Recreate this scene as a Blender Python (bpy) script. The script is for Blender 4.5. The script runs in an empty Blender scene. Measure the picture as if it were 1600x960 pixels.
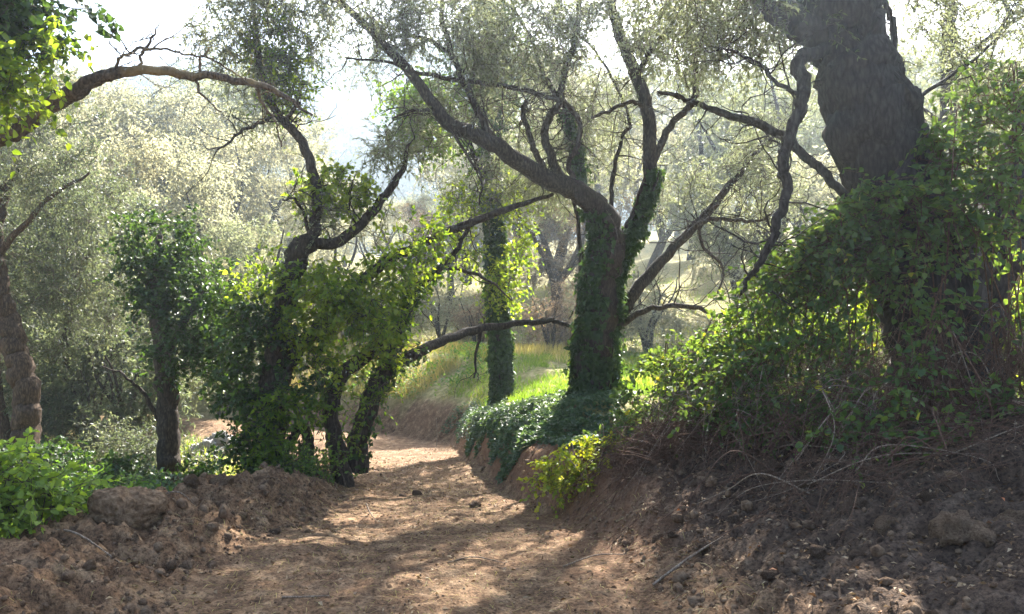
import bpy, math
import numpy as np
from mathutils import Vector

sc = bpy.context.scene
COL = sc.collection
PI = math.pi

# ------------------------------------------------------------------ camera
F, CX, HY, CZ = 1232.0, 800.0, 520.0, 1.6
cam_d = bpy.data.cameras.new("camera")
cam_d.sensor_width = 36.0
cam_d.lens = F / 1600.0 * 36.0
cam_d.shift_y = 40.0 / 1600.0
cam_d.clip_start = 0.05
cam_d.clip_end = 2000.0
cam = bpy.data.objects.new("camera", cam_d)
cam.location = (0, 0, CZ)
cam.rotation_euler = (math.radians(90), 0, 0)
COL.objects.link(cam)
sc.camera = cam

# ------------------------------------------------------------------ sky, sun, exposure
SUN_AZ, SUN_EL = math.radians(15.0), math.radians(40.0)     # azimuth: to the right of the view direction (+Y)
world = bpy.data.worlds.new("World")
sc.world = world
world.use_nodes = True
wn = world.node_tree
wn.nodes.clear()
sky = wn.nodes.new("ShaderNodeTexSky")
sky.sky_type = 'NISHITA'
sky.sun_disc = False
sky.sun_elevation = SUN_EL
sky.sun_rotation = SUN_AZ
sky.air_density = 1.0
sky.dust_density = 2.5
sky.ozone_density = 1.0
bg = wn.nodes.new("ShaderNodeBackground")
bg.inputs["Strength"].default_value = 0.065
wo = wn.nodes.new("ShaderNodeOutputWorld")
wn.links.new(sky.outputs[0], bg.inputs[0])
wn.links.new(bg.outputs[0], wo.inputs[0])

sun_d = bpy.data.lights.new("sun", 'SUN')
sun_d.energy = 5.0
sun_d.angle = math.radians(0.55)
sun_d.color = (1.0, 0.95, 0.86)
sun = bpy.data.objects.new("sun", sun_d)
to_sun = Vector((math.sin(SUN_AZ) * math.cos(SUN_EL), math.cos(SUN_AZ) * math.cos(SUN_EL), math.sin(SUN_EL)))
sun.rotation_euler = to_sun.to_track_quat('Z', 'Y').to_euler()
sun.location = (20, 60, 60)
COL.objects.link(sun)

sc.view_settings.view_transform = 'Standard'
sc.view_settings.look = 'None'
sc.view_settings.gamma = 1.0
sc.view_settings.use_curve_mapping = False
sc.view_settings.exposure = 2.72
sc.render.engine = 'CYCLES'
cy = sc.cycles
cy.max_bounces = 8
cy.diffuse_bounces = 4
cy.glossy_bounces = 2
cy.transmission_bounces = 5
cy.volume_bounces = 1
cy.transparent_max_bounces = 4
cy.use_denoising = True
try:
    cy.denoiser = 'OPENIMAGEDENOISE'
    cy.denoising_input_passes = 'RGB_ALBEDO_NORMAL'
except Exception:
    pass
cy.sample_clamp_indirect = 6.0
cy.caustics_reflective = False
cy.caustics_refractive = False

# ------------------------------------------------------------------ numbers
def rng_(s):
    return np.random.default_rng(s)

def _hash(ix, iy, iz, seed):
    h = (ix.astype(np.int64) * 374761393 + iy.astype(np.int64) * 668265263 + iz.astype(np.int64) * 1274126177 + seed * 974634777) & 0xffffffff
    h = ((h ^ (h >> 13)) * 1103515245) & 0xffffffff
    h = ((h ^ (h >> 16)) * 2246822519) & 0xffffffff
    return ((h ^ (h >> 15)) & 0xffffff) / float(0xffffff)

def vnoise(x, y, z=None, seed=0):
    x = np.asarray(x, float); y = np.asarray(y, float)
    if z is None:
        ix = np.floor(x); iy = np.floor(y)
        fx = x - ix; fy = y - iy
        fx = fx * fx * (3 - 2 * fx); fy = fy * fy * (3 - 2 * fy)
        o = np.zeros_like(ix)
        a = _hash(ix, iy, o, seed); b = _hash(ix + 1, iy, o, seed)
        c = _hash(ix, iy + 1, o, seed); d = _hash(ix + 1, iy + 1, o, seed)
        return (a * (1 - fx) + b * fx) * (1 - fy) + (c * (1 - fx) + d * fx) * fy
    z = np.asarray(z, float)
    iz = np.floor(z); fz = z - iz; fz = fz * fz * (3 - 2 * fz)
    ix = np.floor(x); iy = np.floor(y); fx = x - ix; fy = y - iy
    fx = fx * fx * (3 - 2 * fx); fy = fy * fy * (3 - 2 * fy)
    r = 0
    for k, wz in ((0, 1 - fz), (1, fz)):
        a = _hash(ix, iy, iz + k, seed); b = _hash(ix + 1, iy, iz + k, seed)
        c = _hash(ix, iy + 1, iz + k, seed); d = _hash(ix + 1, iy + 1, iz + k, seed)
        r = r + wz * ((a * (1 - fx) + b * fx) * (1 - fy) + (c * (1 - fx) + d * fx) * fy)
    return r

def fbm(x, y, octaves=4, seed=0, gain=0.5, z=None):
    s = 0; a = 1.0; t = 0
    for k in range(octaves):
        f = 2.03 ** k
        s = s + a * vnoise(x * f + 17.3 * k, y * f - 9.1 * k, None if z is None else z * f + 5.7 * k, seed + k)
        t += a; a *= gain
    return s / t - 0.5

def sstep(t):
    t = np.clip(t, 0, 1)
    return t * t * (3 - 2 * t)

def unit(v):
    return v / np.maximum(np.linalg.norm(v, axis=-1, keepdims=True), 1e-9)

def P(px, py, d):
    return np.array([(px - CX) / F * d, d, CZ + (HY - py) / F * d])

# ------------------------------------------------------------------ materials
def mat(name):
    m = bpy.data.materials.new(name)
    m.use_nodes = True
    nt = m.node_tree
    nt.nodes.clear()
    out = nt.nodes.new("ShaderNodeOutputMaterial")
    return m, nt, out

def N(nt, kind, **kw):
    n = nt.nodes.new(kind)
    for k, v in kw.items():
        if k.startswith("i_"):
            n.inputs[k[2:].replace("_", " ")].default_value = v
        else:
            setattr(n, k, v)
    return n

def ramp(nt, stops, src=None):
    r = nt.nodes.new("ShaderNodeValToRGB")
    e = r.color_ramp.elements
    while len(e) < len(stops):
        e.new(0.5)
    for k, (p, c) in enumerate(stops):
        e[k].position = p
        e[k].color = (*c, 1.0)
    if src is not None:
        nt.links.new(src, r.inputs[0])
    return r

def leaf_mat(name, stops, trans_gain=(1.25, 1.35, 0.7), trans=0.45, rough=0.5, spec=0.35):
    m, nt, out = mat(name)
    a = N(nt, "ShaderNodeAttribute", attribute_name="rnd")
    r = ramp(nt, stops, a.outputs["Fac"])
    pb = N(nt, "ShaderNodeBsdfPrincipled")
    pb.inputs["Roughness"].default_value = rough
    pb.inputs["Specular IOR Level"].default_value = spec
    nt.links.new(r.outputs[0], pb.inputs["Base Color"])
    mul = N(nt, "ShaderNodeMix", data_type='RGBA', blend_type='MULTIPLY')
    mul.inputs[0].default_value = 1.0
    nt.links.new(r.outputs[0], mul.inputs[6])
    mul.inputs[7].default_value = (*trans_gain, 1)
    tr = N(nt, "ShaderNodeBsdfTranslucent")
    nt.links.new(mul.outputs[2], tr.inputs[0])
    mx = N(nt, "ShaderNodeMixShader")
    mx.inputs[0].default_value = trans
    nt.links.new(pb.outputs[0], mx.inputs[1])
    nt.links.new(tr.outputs[0], mx.inputs[2])
    nt.links.new(mx.outputs[0], out.inputs[0])
    return m

M = {}
M['olive'] = leaf_mat('olive_leaf', [(0.0, (0.075, 0.085, 0.042)), (0.5, (0.11, 0.122, 0.075)), (0.8, (0.155, 0.165, 0.11)), (1.0, (0.24, 0.24, 0.18))], (2.0, 2.0, 1.45), 0.62, 0.5, 0.35)
M['olive_pale'] = leaf_mat('olive_leaf_pale', [(0.0, (0.11, 0.118, 0.08)), (0.5, (0.17, 0.175, 0.125)), (1.0, (0.30, 0.285, 0.21))], (2.15, 2.05, 1.6), 0.66, 0.55, 0.3)  # sunlit look of background crowns put into a paler leaf colour
M['olive_dark'] = leaf_mat('olive_leaf_dark', [(0.0, (0.055, 0.07, 0.046)), (0.6, (0.095, 0.115, 0.077)), (1.0, (0.2, 0.21, 0.15))], (1.7, 1.7, 1.0), 0.5, 0.45, 0.4)
M['dry'] = leaf_mat('dry_twig_leaf', [(0.0, (0.12, 0.085, 0.06)), (0.5, (0.22, 0.165, 0.12)), (1.0, (0.33, 0.27, 0.19))], (1.5, 1.35, 1.0), 0.55, 0.7, 0.2)
M['ivy'] = leaf_mat('ivy_leaf', [(0.0, (0.018, 0.034, 0.012)), (0.6, (0.036, 0.068, 0.022)), (1.0, (0.08, 0.135, 0.04))], (2.2, 2.2, 0.7), 0.36, 0.48, 0.35)
M['vine'] = leaf_mat('vine_leaf', [(0.0, (0.045, 0.085, 0.02)), (0.55, (0.085, 0.15, 0.03)), (1.0, (0.17, 0.22, 0.045))], (2.6, 2.4, 0.6), 0.55, 0.5, 0.3)
M['bramble'] = leaf_mat('bramble_leaf', [(0.0, (0.04, 0.075, 0.035)), (0.6, (0.075, 0.125, 0.055)), (0.97, (0.13, 0.18, 0.06)), (1.0, (0.30, 0.29, 0.06))], (2.5, 2.3, 0.6), 0.5, 0.55, 0.3)
M['yellow'] = leaf_mat('yellow_green_leaf', [(0.0, (0.11, 0.17, 0.025)), (0.5, (0.21, 0.28, 0.04)), (1.0, (0.42, 0.40, 0.05))], (1.6, 1.5, 0.5), 0.5, 0.5, 0.3)
M['weed'] = leaf_mat('weed_leaf', [(0.0, (0.05, 0.10, 0.03)), (0.6, (0.10, 0.18, 0.045)), (1.0, (0.24, 0.33, 0.06))], (1.7, 1.7, 0.6), 0.45, 0.5, 0.35)  # top tone raised so the shaded left-edge weed looks sunlit
M['cover'] = leaf_mat('ground_cover_leaf', [(0.0, (0.035, 0.065, 0.035)), (0.6, (0.07, 0.115, 0.065)), (1.0, (0.13, 0.18, 0.11))], (1.8, 1.8, 0.7), 0.35, 0.48, 0.4)
M['grass'] = leaf_mat('grass_blade', [(0.0, (0.07, 0.13, 0.02)), (0.6, (0.13, 0.21, 0.035)), (0.9, (0.24, 0.27, 0.06)), (1.0, (0.38, 0.33, 0.14))], (1.6, 1.6, 0.6), 0.5, 0.55, 0.3)
M['straw'] = leaf_mat('dry_grass_blade', [(0.0, (0.20, 0.19, 0.05)), (0.5, (0.36, 0.30, 0.10)), (1.0, (0.50, 0.42, 0.22))], (1.25, 1.2, 0.7), 0.45, 0.6, 0.25)
M['litter'] = leaf_mat('leaf_litter', [(0.0, (0.10, 0.055, 0.03)), (0.4, (0.20, 0.12, 0.065)), (0.8, (0.33, 0.24, 0.14)), (0.96, (0.42, 0.33, 0.22)), (1.0, (0.50, 0.14, 0.04))], (1.1, 1.0, 0.8), 0.15, 0.75, 0.2)
M['forest'] = leaf_mat('distant_forest_leaf', [(0.0, (0.04, 0.06, 0.035)), (0.6, (0.075, 0.095, 0.05)), (1.0, (0.14, 0.15, 0.085))], (1.2, 1.2, 0.8), 0.25, 0.7, 0.2)

def bark_mat(name, dark, mid, light, scale=1.0, bump=0.6, moss=0.0):
    m, nt, out = mat(name)
    tc = N(nt, "ShaderNodeTexCoord")
    mp = N(nt, "ShaderNodeMapping")
    mp.inputs["Scale"].default_value = (15 * scale, 15 * scale, 5.0 * scale)
    nt.links.new(tc.outputs["Object"], mp.inputs[0])
    n1 = N(nt, "ShaderNodeTexNoise"); n1.inputs["Scale"].default_value = 2.2; n1.inputs["Detail"].default_value = 8; n1.inputs["Roughness"].default_value = 0.68
    nt.links.new(mp.outputs[0], n1.inputs[0])
    vo = N(nt, "ShaderNodeTexVoronoi", feature='DISTANCE_TO_EDGE'); vo.inputs["Scale"].default_value = 2.6
    mp2 = N(nt, "ShaderNodeMapping"); mp2.inputs["Scale"].default_value = (13 * scale, 13 * scale, 4.2 * scale)
    nt.links.new(tc.outputs["Object"], mp2.inputs[0])
    nt.links.new(mp2.outputs[0], vo.inputs[0])
    add = N(nt, "ShaderNodeMath", operation='MULTIPLY_ADD'); add.inputs[1].default_value = 0.55
    nt.links.new(vo.outputs[0], add.inputs[0]); nt.links.new(n1.outputs[0], add.inputs[2])
    r = ramp(nt, [(0.32, dark), (0.52, mid), (0.75, light)], add.outputs[0])
    col = r.outputs[0]
    n2 = N(nt, "ShaderNodeTexNoise"); n2.inputs["Scale"].default_value = 3.0; n2.inputs["Detail"].default_value = 4
    nt.links.new(tc.outputs["Object"], n2.inputs[0])
    if moss > 0:
        rr = ramp(nt, [(0.52, (0, 0, 0)), (0.66, (moss, moss, moss))], n2.outputs[0])
        mx = N(nt, "ShaderNodeMix", data_type='RGBA')
        nt.links.new(rr.outputs[0], mx.inputs[0]); nt.links.new(col, mx.inputs[6]); mx.inputs[7].default_value = (0.30, 0.22, 0.10, 1)
        col = mx.outputs[2]
    pb = N(nt, "ShaderNodeBsdfPrincipled"); pb.inputs["Roughness"].default_value = 0.9; pb.inputs["Specular IOR Level"].default_value = 0.2
    nt.links.new(col, pb.inputs["Base Color"])
    bp = N(nt, "ShaderNodeBump"); bp.inputs["Strength"].default_value = bump; bp.inputs["Distance"].default_value = 0.03
    nt.links.new(add.outputs[0], bp.inputs["Height"]); nt.links.new(bp.outputs[0], pb.inputs["Normal"])
    nt.links.new(pb.outputs[0], out.inputs[0])
    return m

M['bark'] = bark_mat('olive_bark', (0.012, 0.009, 0.007), (0.034, 0.025, 0.019), (0.08, 0.061, 0.047))
M['bark_big'] = bark_mat('old_bark', (0.012, 0.0095, 0.008), (0.036, 0.029, 0.026), (0.07, 0.058, 0.052), 0.7, 0.6)
M['bark_moss'] = bark_mat('mossy_bark', (0.025, 0.018, 0.013), (0.07, 0.05, 0.036), (0.15, 0.11, 0.08), 1.0, 0.7, 0.75)
M['bark_red'] = bark_mat('brown_bark', (0.016, 0.010, 0.006), (0.05, 0.031, 0.020), (0.12, 0.08, 0.052))
M['twig'] = bark_mat('twig_bark', (0.04, 0.03, 0.022), (0.085, 0.065, 0.05), (0.16, 0.13, 0.105), 2.0, 0.3)
M['cane'] = bark_mat('dead_cane', (0.08, 0.053, 0.037), (0.19, 0.14, 0.10), (0.36, 0.29, 0.22), 2.0, 0.3)
M['cane_red'] = bark_mat('red_brown_cane', (0.045, 0.023, 0.016), (0.10, 0.056, 0.038), (0.18, 0.11, 0.075), 2.0, 0.3)
M['metal'] = bark_mat('weathered_post', (0.02, 0.02, 0.02), (0.04, 0.038, 0.035), (0.08, 0.075, 0.07), 3.0, 0.2)
M['stake'] = bark_mat('pale_stake', (0.35, 0.33, 0.30), (0.5, 0.47, 0.43), (0.62, 0.6, 0.55), 3.0, 0.2)

def earth_mat(name):
    m, nt, out = mat(name)
    tc = N(nt, "ShaderNodeTexCoord")
    def noise(scale, detail=6, rough=0.6, vec=None):
        n = N(nt, "ShaderNodeTexNoise"); n.inputs["Scale"].default_value = scale; n.inputs["Detail"].default_value = detail; n.inputs["Roughness"].default_value = rough
        nt.links.new(vec if vec is not None else tc.outputs["Object"], n.inputs[0])
        return n.outputs[0]
    def mixc(f, a, b):
        mx = N(nt, "ShaderNodeMix", data_type='RGBA')
        nt.links.new(f, mx.inputs[0])
        for k, v in ((6, a), (7, b)):
            if isinstance(v, tuple): mx.inputs[k].default_value = (*v, 1)
            else: nt.links.new(v, mx.inputs[k])
        return mx.outputs[2]
    big = noise(1.1, 5); mid = noise(7.0, 6, 0.65); fine = noise(42.0, 5, 0.7)
    dirt = ramp(nt, [(0.30, (0.070, 0.042, 0.026)), (0.48, (0.158, 0.097, 0.056)), (0.66, (0.31, 0.208, 0.125))], mid)
    red = ramp(nt, [(0.38, (0, 0, 0)), (0.68, (0.35, 0.35, 0.35))], big)
    dirt2 = mixc(red.outputs[0], dirt.outputs[0], (0.245, 0.135, 0.078))
    fr = ramp(nt, [(0.36, (0.35, 0.33, 0.31)), (0.5, (1, 1, 1)), (0.64, (1.4, 1.36, 1.3))], fine)
    mul = N(nt, "ShaderNodeMix", data_type='RGBA', blend_type='MULTIPLY'); mul.inputs[0].default_value = 1
    nt.links.new(dirt2, mul.inputs[6]); nt.links.new(fr.outputs[0], mul.inputs[7])
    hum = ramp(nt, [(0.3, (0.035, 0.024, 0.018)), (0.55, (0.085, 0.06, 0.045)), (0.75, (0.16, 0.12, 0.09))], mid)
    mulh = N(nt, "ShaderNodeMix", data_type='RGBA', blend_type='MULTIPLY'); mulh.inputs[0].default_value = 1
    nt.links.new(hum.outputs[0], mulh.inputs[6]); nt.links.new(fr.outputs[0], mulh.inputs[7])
    ah = N(nt, "ShaderNodeAttribute", attribute_name="humus")
    av = N(nt, "ShaderNodeAttribute", attribute_name="veg")
    ar = N(nt, "ShaderNodeAttribute", attribute_name="redclay")
    c0 = mixc(ar.outputs["Fac"], mul.outputs[2], (0.22, 0.11, 0.062))
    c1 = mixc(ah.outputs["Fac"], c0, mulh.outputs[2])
    veg = ramp(nt, [(0.3, (0.13, 0.135, 0.045)), (0.5, (0.25, 0.22, 0.09)), (0.7, (0.38, 0.32, 0.17))], mid)
    c2 = mixc(av.outputs["Fac"], c1, veg.outputs[0])
    pb = N(nt, "ShaderNodeBsdfPrincipled"); pb.inputs["Roughness"].default_value = 0.95; pb.inputs["Specular IOR Level"].default_value = 0.12
    nt.links.new(c2, pb.inputs["Base Color"])
    ad = N(nt, "ShaderNodeMath", operation='MULTIPLY_ADD'); ad.inputs[1].default_value = 0.35
    nt.links.new(fine, ad.inputs[0]); nt.links.new(mid, ad.inputs[2])
    bp = N(nt, "ShaderNodeBump"); bp.inputs["Strength"].default_value = 0.9; bp.inputs["Distance"].default_value = 0.05
    nt.links.new(ad.outputs[0], bp.inputs["Height"]); nt.links.new(bp.outputs[0], pb.inputs["Normal"])
    nt.links.new(pb.outputs[0], out.inputs[0])
    return m
M['earth'] = earth_mat('bare_earth')

def clod_mat(name, a, b, c, scale=14):
    m, nt, out = mat(name)
    tc = N(nt, "ShaderNodeTexCoord")
    n = N(nt, "ShaderNodeTexNoise"); n.inputs["Scale"].default_value = scale; n.inputs["Detail"].default_value = 7; n.inputs["Roughness"].default_value = 0.68
    nt.links.new(tc.outputs["Object"], n.inputs[0])
    n.inputs['Distortion'].default_value = .4
    r = ramp(nt, [(0.36, a), (0.5, b), (0.66, c)], n.outputs[0])
    pb = N(nt, "ShaderNodeBsdfPrincipled"); pb.inputs["Roughness"].default_value = 0.95; pb.inputs["Specular IOR Level"].default_value = 0.12
    nt.links.new(r.outputs[0], pb.inputs["Base Color"])
    bp = N(nt, "ShaderNodeBump"); bp.inputs["Strength"].default_value = 0.9; bp.inputs["Distance"].default_value = 0.05
    nt.links.new(n.outputs[0], bp.inputs["Height"]); nt.links.new(bp.outputs[0], pb.inputs["Normal"])
    nt.links.new(pb.outputs[0], out.inputs[0])
    return m
M['clod'] = clod_mat('brown_clod', (0.09, 0.055, 0.035), (0.19, 0.125, 0.08), (0.30, 0.21, 0.135))
M['clod_dark'] = clod_mat('dark_clod', (0.06, 0.038, 0.026), (0.13, 0.086, 0.058), (0.22, 0.155, 0.11))
M['rock'] = clod_mat('dusty_boulder', (0.10, 0.064, 0.04), (0.19, 0.122, 0.074), (0.34, 0.235, 0.15), 20)
M['pale_stone'] = clod_mat('pale_stone', (0.35, 0.33, 0.31), (0.52, 0.5, 0.47), (0.66, 0.64, 0.6), 8)
M['hill'] = clod_mat('hill_scrub', (0.04, 0.055, 0.03), (0.08, 0.095, 0.05), (0.13, 0.13, 0.08), 0.15)

# ------------------------------------------------------------------ mesh helpers
def mesh_obj(name, verts, faces, material, parent=None, rnd=None, smooth=False, attrs=None):
    """verts (N,3); faces: (M,k) array or a list of such arrays with k in 3,4."""
    verts = np.ascontiguousarray(verts, dtype=np.float32)
    fl = faces if isinstance(faces, list) else [faces]
    fl = [np.asarray(f, dtype=np.int32) for f in fl if len(f)]
    me = bpy.data.meshes.new(name)
    me.vertices.add(len(verts))
    me.vertices.foreach_set("co", verts.ravel())
    loops = np.concatenate([f.ravel() for f in fl])
    totals = np.concatenate([np.full(len(f), f.shape[1], np.int32) for f in fl])
    starts = np.concatenate([[0], np.cumsum(totals)[:-1]]).astype(np.int32)
    me.loops.add(len(loops))
    me.loops.foreach_set("vertex_index", loops)
    me.polygons.add(len(totals))
    me.polygons.foreach_set("loop_start", starts)
    if smooth:
        me.polygons.foreach_set("use_smooth", np.ones(len(totals), dtype=bool))
    if rnd is not None:
        at = me.attributes.new("rnd", 'FLOAT', 'FACE')
        at.data.foreach_set("value", np.asarray(rnd, np.float32))
    for k, v in (attrs or {}).items():
        at = me.attributes.new(k, 'FLOAT', 'POINT')
        at.data.foreach_set("value", np.asarray(v, np.float32))
    me.update(calc_edges=True)
    me.materials.append(material)
    o = bpy.data.objects.new(name, me)
    COL.objects.link(o)
    if parent is not None:
        o.parent = parent
    return o

def tag(o, label=None, cat=None, group=None, kind=None):
    if label: o["label"] = label
    if cat: o["category"] = cat
    if group: o["group"] = group
    if kind: o["kind"] = kind
    return o

def empty(name, loc, label, cat, group=None):
    o = bpy.data.objects.new(name, None)
    o.empty_display_size = 0.2
    o.location = tuple(float(v) for v in loc)
    COL.objects.link(o)
    return tag(o, label, cat, group)

class Acc:
    """collects vertices and faces"""
    def __init__(s):
        s.v = []; s.q = []; s.t = []; s.n = 0; s.rq = []; s.rt = []
    def add(s, v, q=None, t=None, rq=None, rt=None):
        s.v.append(v)
        if q is not None and len(q):
            s.q.append(np.asarray(q) + s.n)
            if rq is not None: s.rq.append(rq)
        if t is not None and len(t):
            s.t.append(np.asarray(t) + s.n)
            if rt is not None: s.rt.append(rt)
        s.n += len(v)
    def build(s, name, material, parent=None, origin=(0, 0, 0), smooth=False):
        v = np.concatenate(s.v) - np.asarray(origin, float)
        fl = []; r = []
        if s.q: fl.append(np.concatenate(s.q)); r += s.rq
        if s.t: fl.append(np.concatenate(s.t)); r += s.rt
        return mesh_obj(name, v, fl, material, parent, np.concatenate(r) if r else None, smooth)

def catmull(pts, n):
    """pts (K,m) -> smooth path with n points per span"""
    p = np.asarray(pts, float)
    if len(p) < 3:
        t = np.linspace(0, 1, n * (len(p) - 1) + 1)[:, None]
        return p[0] * (1 - t) + p[-1] * t
    q = np.vstack([2 * p[0] - p[1], p, 2 * p[-1] - p[-2]])
    out = []
    for i in range(len(p) - 1):
        a, b, c, d = q[i], q[i + 1], q[i + 2], q[i + 3]
        t = np.linspace(0, 1, n, endpoint=False)[:, None]
        out.append(0.5 * (2 * b + (c - a) * t + (2 * a - 5 * b + 4 * c - d) * t ** 2 + (3 * b - a - 3 * c + d) * t ** 3))
    out.append(p[-1:])
    return np.vstack(out)

def frames(p):
    t = unit(np.gradient(p, axis=0))
    u = np.zeros_like(p)
    ref = np.array([1.0, 0, 0]) if abs(t[0][0]) < 0.8 else np.array([0, 1.0, 0])
    u0 = unit(ref - t[0] * ref.dot(t[0]))
    for i in range(len(p)):
        u0 = unit(u0 - t[i] * u0.dot(t[i]))
        u[i] = u0
    return t, u, np.cross(t, u)

def tube(acc, p, r, sides=10, gnarl=0.08, bark=0.0, seed=0, lobes=0.0, cap=True):
    p = np.asarray(p, float); r = np.asarray(r, float)
    t, u, w = frames(p)
    th = np.linspace(0, 2 * PI, sides, endpoint=False)
    s = np.concatenate([[0], np.cumsum(np.linalg.norm(np.diff(p, axis=0), axis=1))])
    S, T = np.meshgrid(s, th, indexing='ij')
    R = np.repeat(r[:, None], sides, 1)
    cx, sx = np.cos(T), np.sin(T)
    rm = max(float(r.mean()), 0.01)
    def tilt(fa, fs):      # tilted noise lattice, so that no rings show
        X, Y, Z = cx * fa + 7, sx * fa + 3, S * fs
        X, Z = X * .80 - Z * .60, X * .60 + Z * .80
        return X, Y * .83 + Z * .5577, Z * .83 - Y * .5577
    X, Y, Z = tilt(1.1, 1 / (rm * 5.0))
    k = R * (1 + gnarl * 2.0 * fbm(X, Y, 3, seed, z=Z))
    if lobes:
        k = k + R * lobes * (0.6 * np.sin(3 * T + 1.5 * S + seed) + 0.4 * np.sin(5 * T - 1.1 * S + 2 * seed) + 0.35 * np.sin(8 * T + 0.7 * S))
    if bark:
        warp = 4.0 * fbm(cx * 2.5 + 4, sx * 2.5, 2, seed + 5, z=S * .9)
        tw = T + .25 * S + .5 * fbm(cx * 1.5, sx * 1.5 + 9, 2, seed + 6, z=S * 1.3)
        nb = np.abs(fbm(np.cos(tw) * rm / .055, np.sin(tw) * rm / .055, 4, seed + 9, .6, z=S / .34 + warp)) * 2
        k = k - bark * (0.5 - nb) * (R / rm) ** 0.3
    v = p[:, None, :] + u[:, None, :] * (k * cx)[..., None] + w[:, None, :] * (k * sx)[..., None]
    n = len(p)
    i = np.arange(n - 1)[:, None] * sides; j = np.arange(sides)[None, :]; j2 = (j + 1) % sides
    q = np.stack([i + j, i + j2, i + sides + j2, i + sides + j], -1).reshape(-1, 4)
    v = v.reshape(-1, 3)
    tr = None
    if cap:
        v = np.vstack([v, p[-1:] + t[-1:] * r[-1]])
        b = (n - 1) * sides
        tr = np.stack([b + np.arange(sides), b + (np.arange(sides) + 1) % sides, np.full(sides, n * sides)], -1)
    acc.add(v, q, tr)

def tubes_batch(acc, pts, rad, sides=3):
    """pts (B,K,3), rad (B,K)"""
    B, K = pts.shape[:2]
    if B == 0: return
    d = unit(pts[:, -1] - pts[:, 0])
    ref = np.where(np.abs(d[:, 2:3]) > 0.8, np.array([[1.0, 0, 0]]), np.array([[0, 0, 1.0]]))
    u = unit(np.cross(d, ref)); w = np.cross(d, u)
    th = np.linspace(0, 2 * PI, sides, endpoint=False)
    off = u[:, None, None, :] * np.cos(th)[None, None, :, None] + w[:, None, None, :] * np.sin(th)[None, None, :, None]
    v = pts[:, :, None, :] + off * rad[:, :, None, None]
    b = np.arange(B)[:, None, None] * (K * sides); i = np.arange(K - 1)[None, :, None] * sides
    j = np.arange(sides)[None, None, :]; j2 = (j + 1) % sides
    q = np.stack([b + i + j, b + i + j2, b + i + sides + j2, b + i + sides + j], -1).reshape(-1, 4)
    acc.add(v.reshape(-1, 3), q)

def leaves(acc, pos, direc, nrm, L, W, shape, rnd, rng, fold=0.25, curl=0.15):
    d = unit(direc); n = unit(nrm - d * (nrm * d).sum(-1, keepdims=True)); s = np.cross(d, n)
    L = L[:, None]; W = W[:, None]
    Nn = len(pos)
    if shape == 'thin':
        v = np.stack([pos, pos + d * L * .5 - s * W * .5 + n * W * fold, pos + d * L - n * L * curl, pos + d * L * .5 + s * W * .5 + n * W * fold], 1)
        q = np.arange(Nn)[:, None] * 4 + np.array([[0, 1, 2, 3]])
        acc.add(v.reshape(-1, 3), q, None, rnd)
    else:
        if shape == 'ivy':
            prof = [(0.0, 0.0), (0.10, 0.5), (0.48, 0.34)]
        else:
            prof = [(0.0, 0.0), (0.28, 0.48), (0.68, 0.36)]
        def pt(a, b, sg):
            return pos + d * L * a + s * (W * b * sg) + n * (W * b * fold * 1.3 - L * curl * a * a)
        tip = pos + d * L - n * L * curl
        v = np.stack([pos, pt(*prof[1], -1), pt(*prof[2], -1), tip, pt(*prof[2], 1), pt(*prof[1], 1)], 1)
        b = np.arange(Nn)[:, None] * 6
        q = np.concatenate([b + np.array([[0, 1, 2, 3]]), b + np.array([[0, 3, 4, 5]])])
        acc.add(v.reshape(-1, 3), q, None, np.concatenate([rnd, rnd]))

KIND = {  # leaf: length, width, shape, leaves per spray, spray length, droop, sprays per hub
    'olive': dict(L=.062, W=.0165, shape='thin', n=17, SL=.42, droop=.35, per=9, up=.15),
    'olive_far': dict(L=.105, W=.034, shape='thin', n=13, SL=.60, droop=.30, per=9, up=.15),
    'ivy': dict(L=.058, W=.056, shape='ivy', n=9, SL=.28, droop=.35, per=7, up=.1),
    'vine': dict(L=.066, W=.048, shape='broad', n=10, SL=.36, droop=.45, per=7, up=.1),
    'bramble': dict(L=.060, W=.046, shape='broad', n=9, SL=.36, droop=.45, per=6, up=.25),
    'small': dict(L=.042, W=.028, shape='broad', n=10, SL=.25, droop=.3, per=7, up=.5),
}

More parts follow.
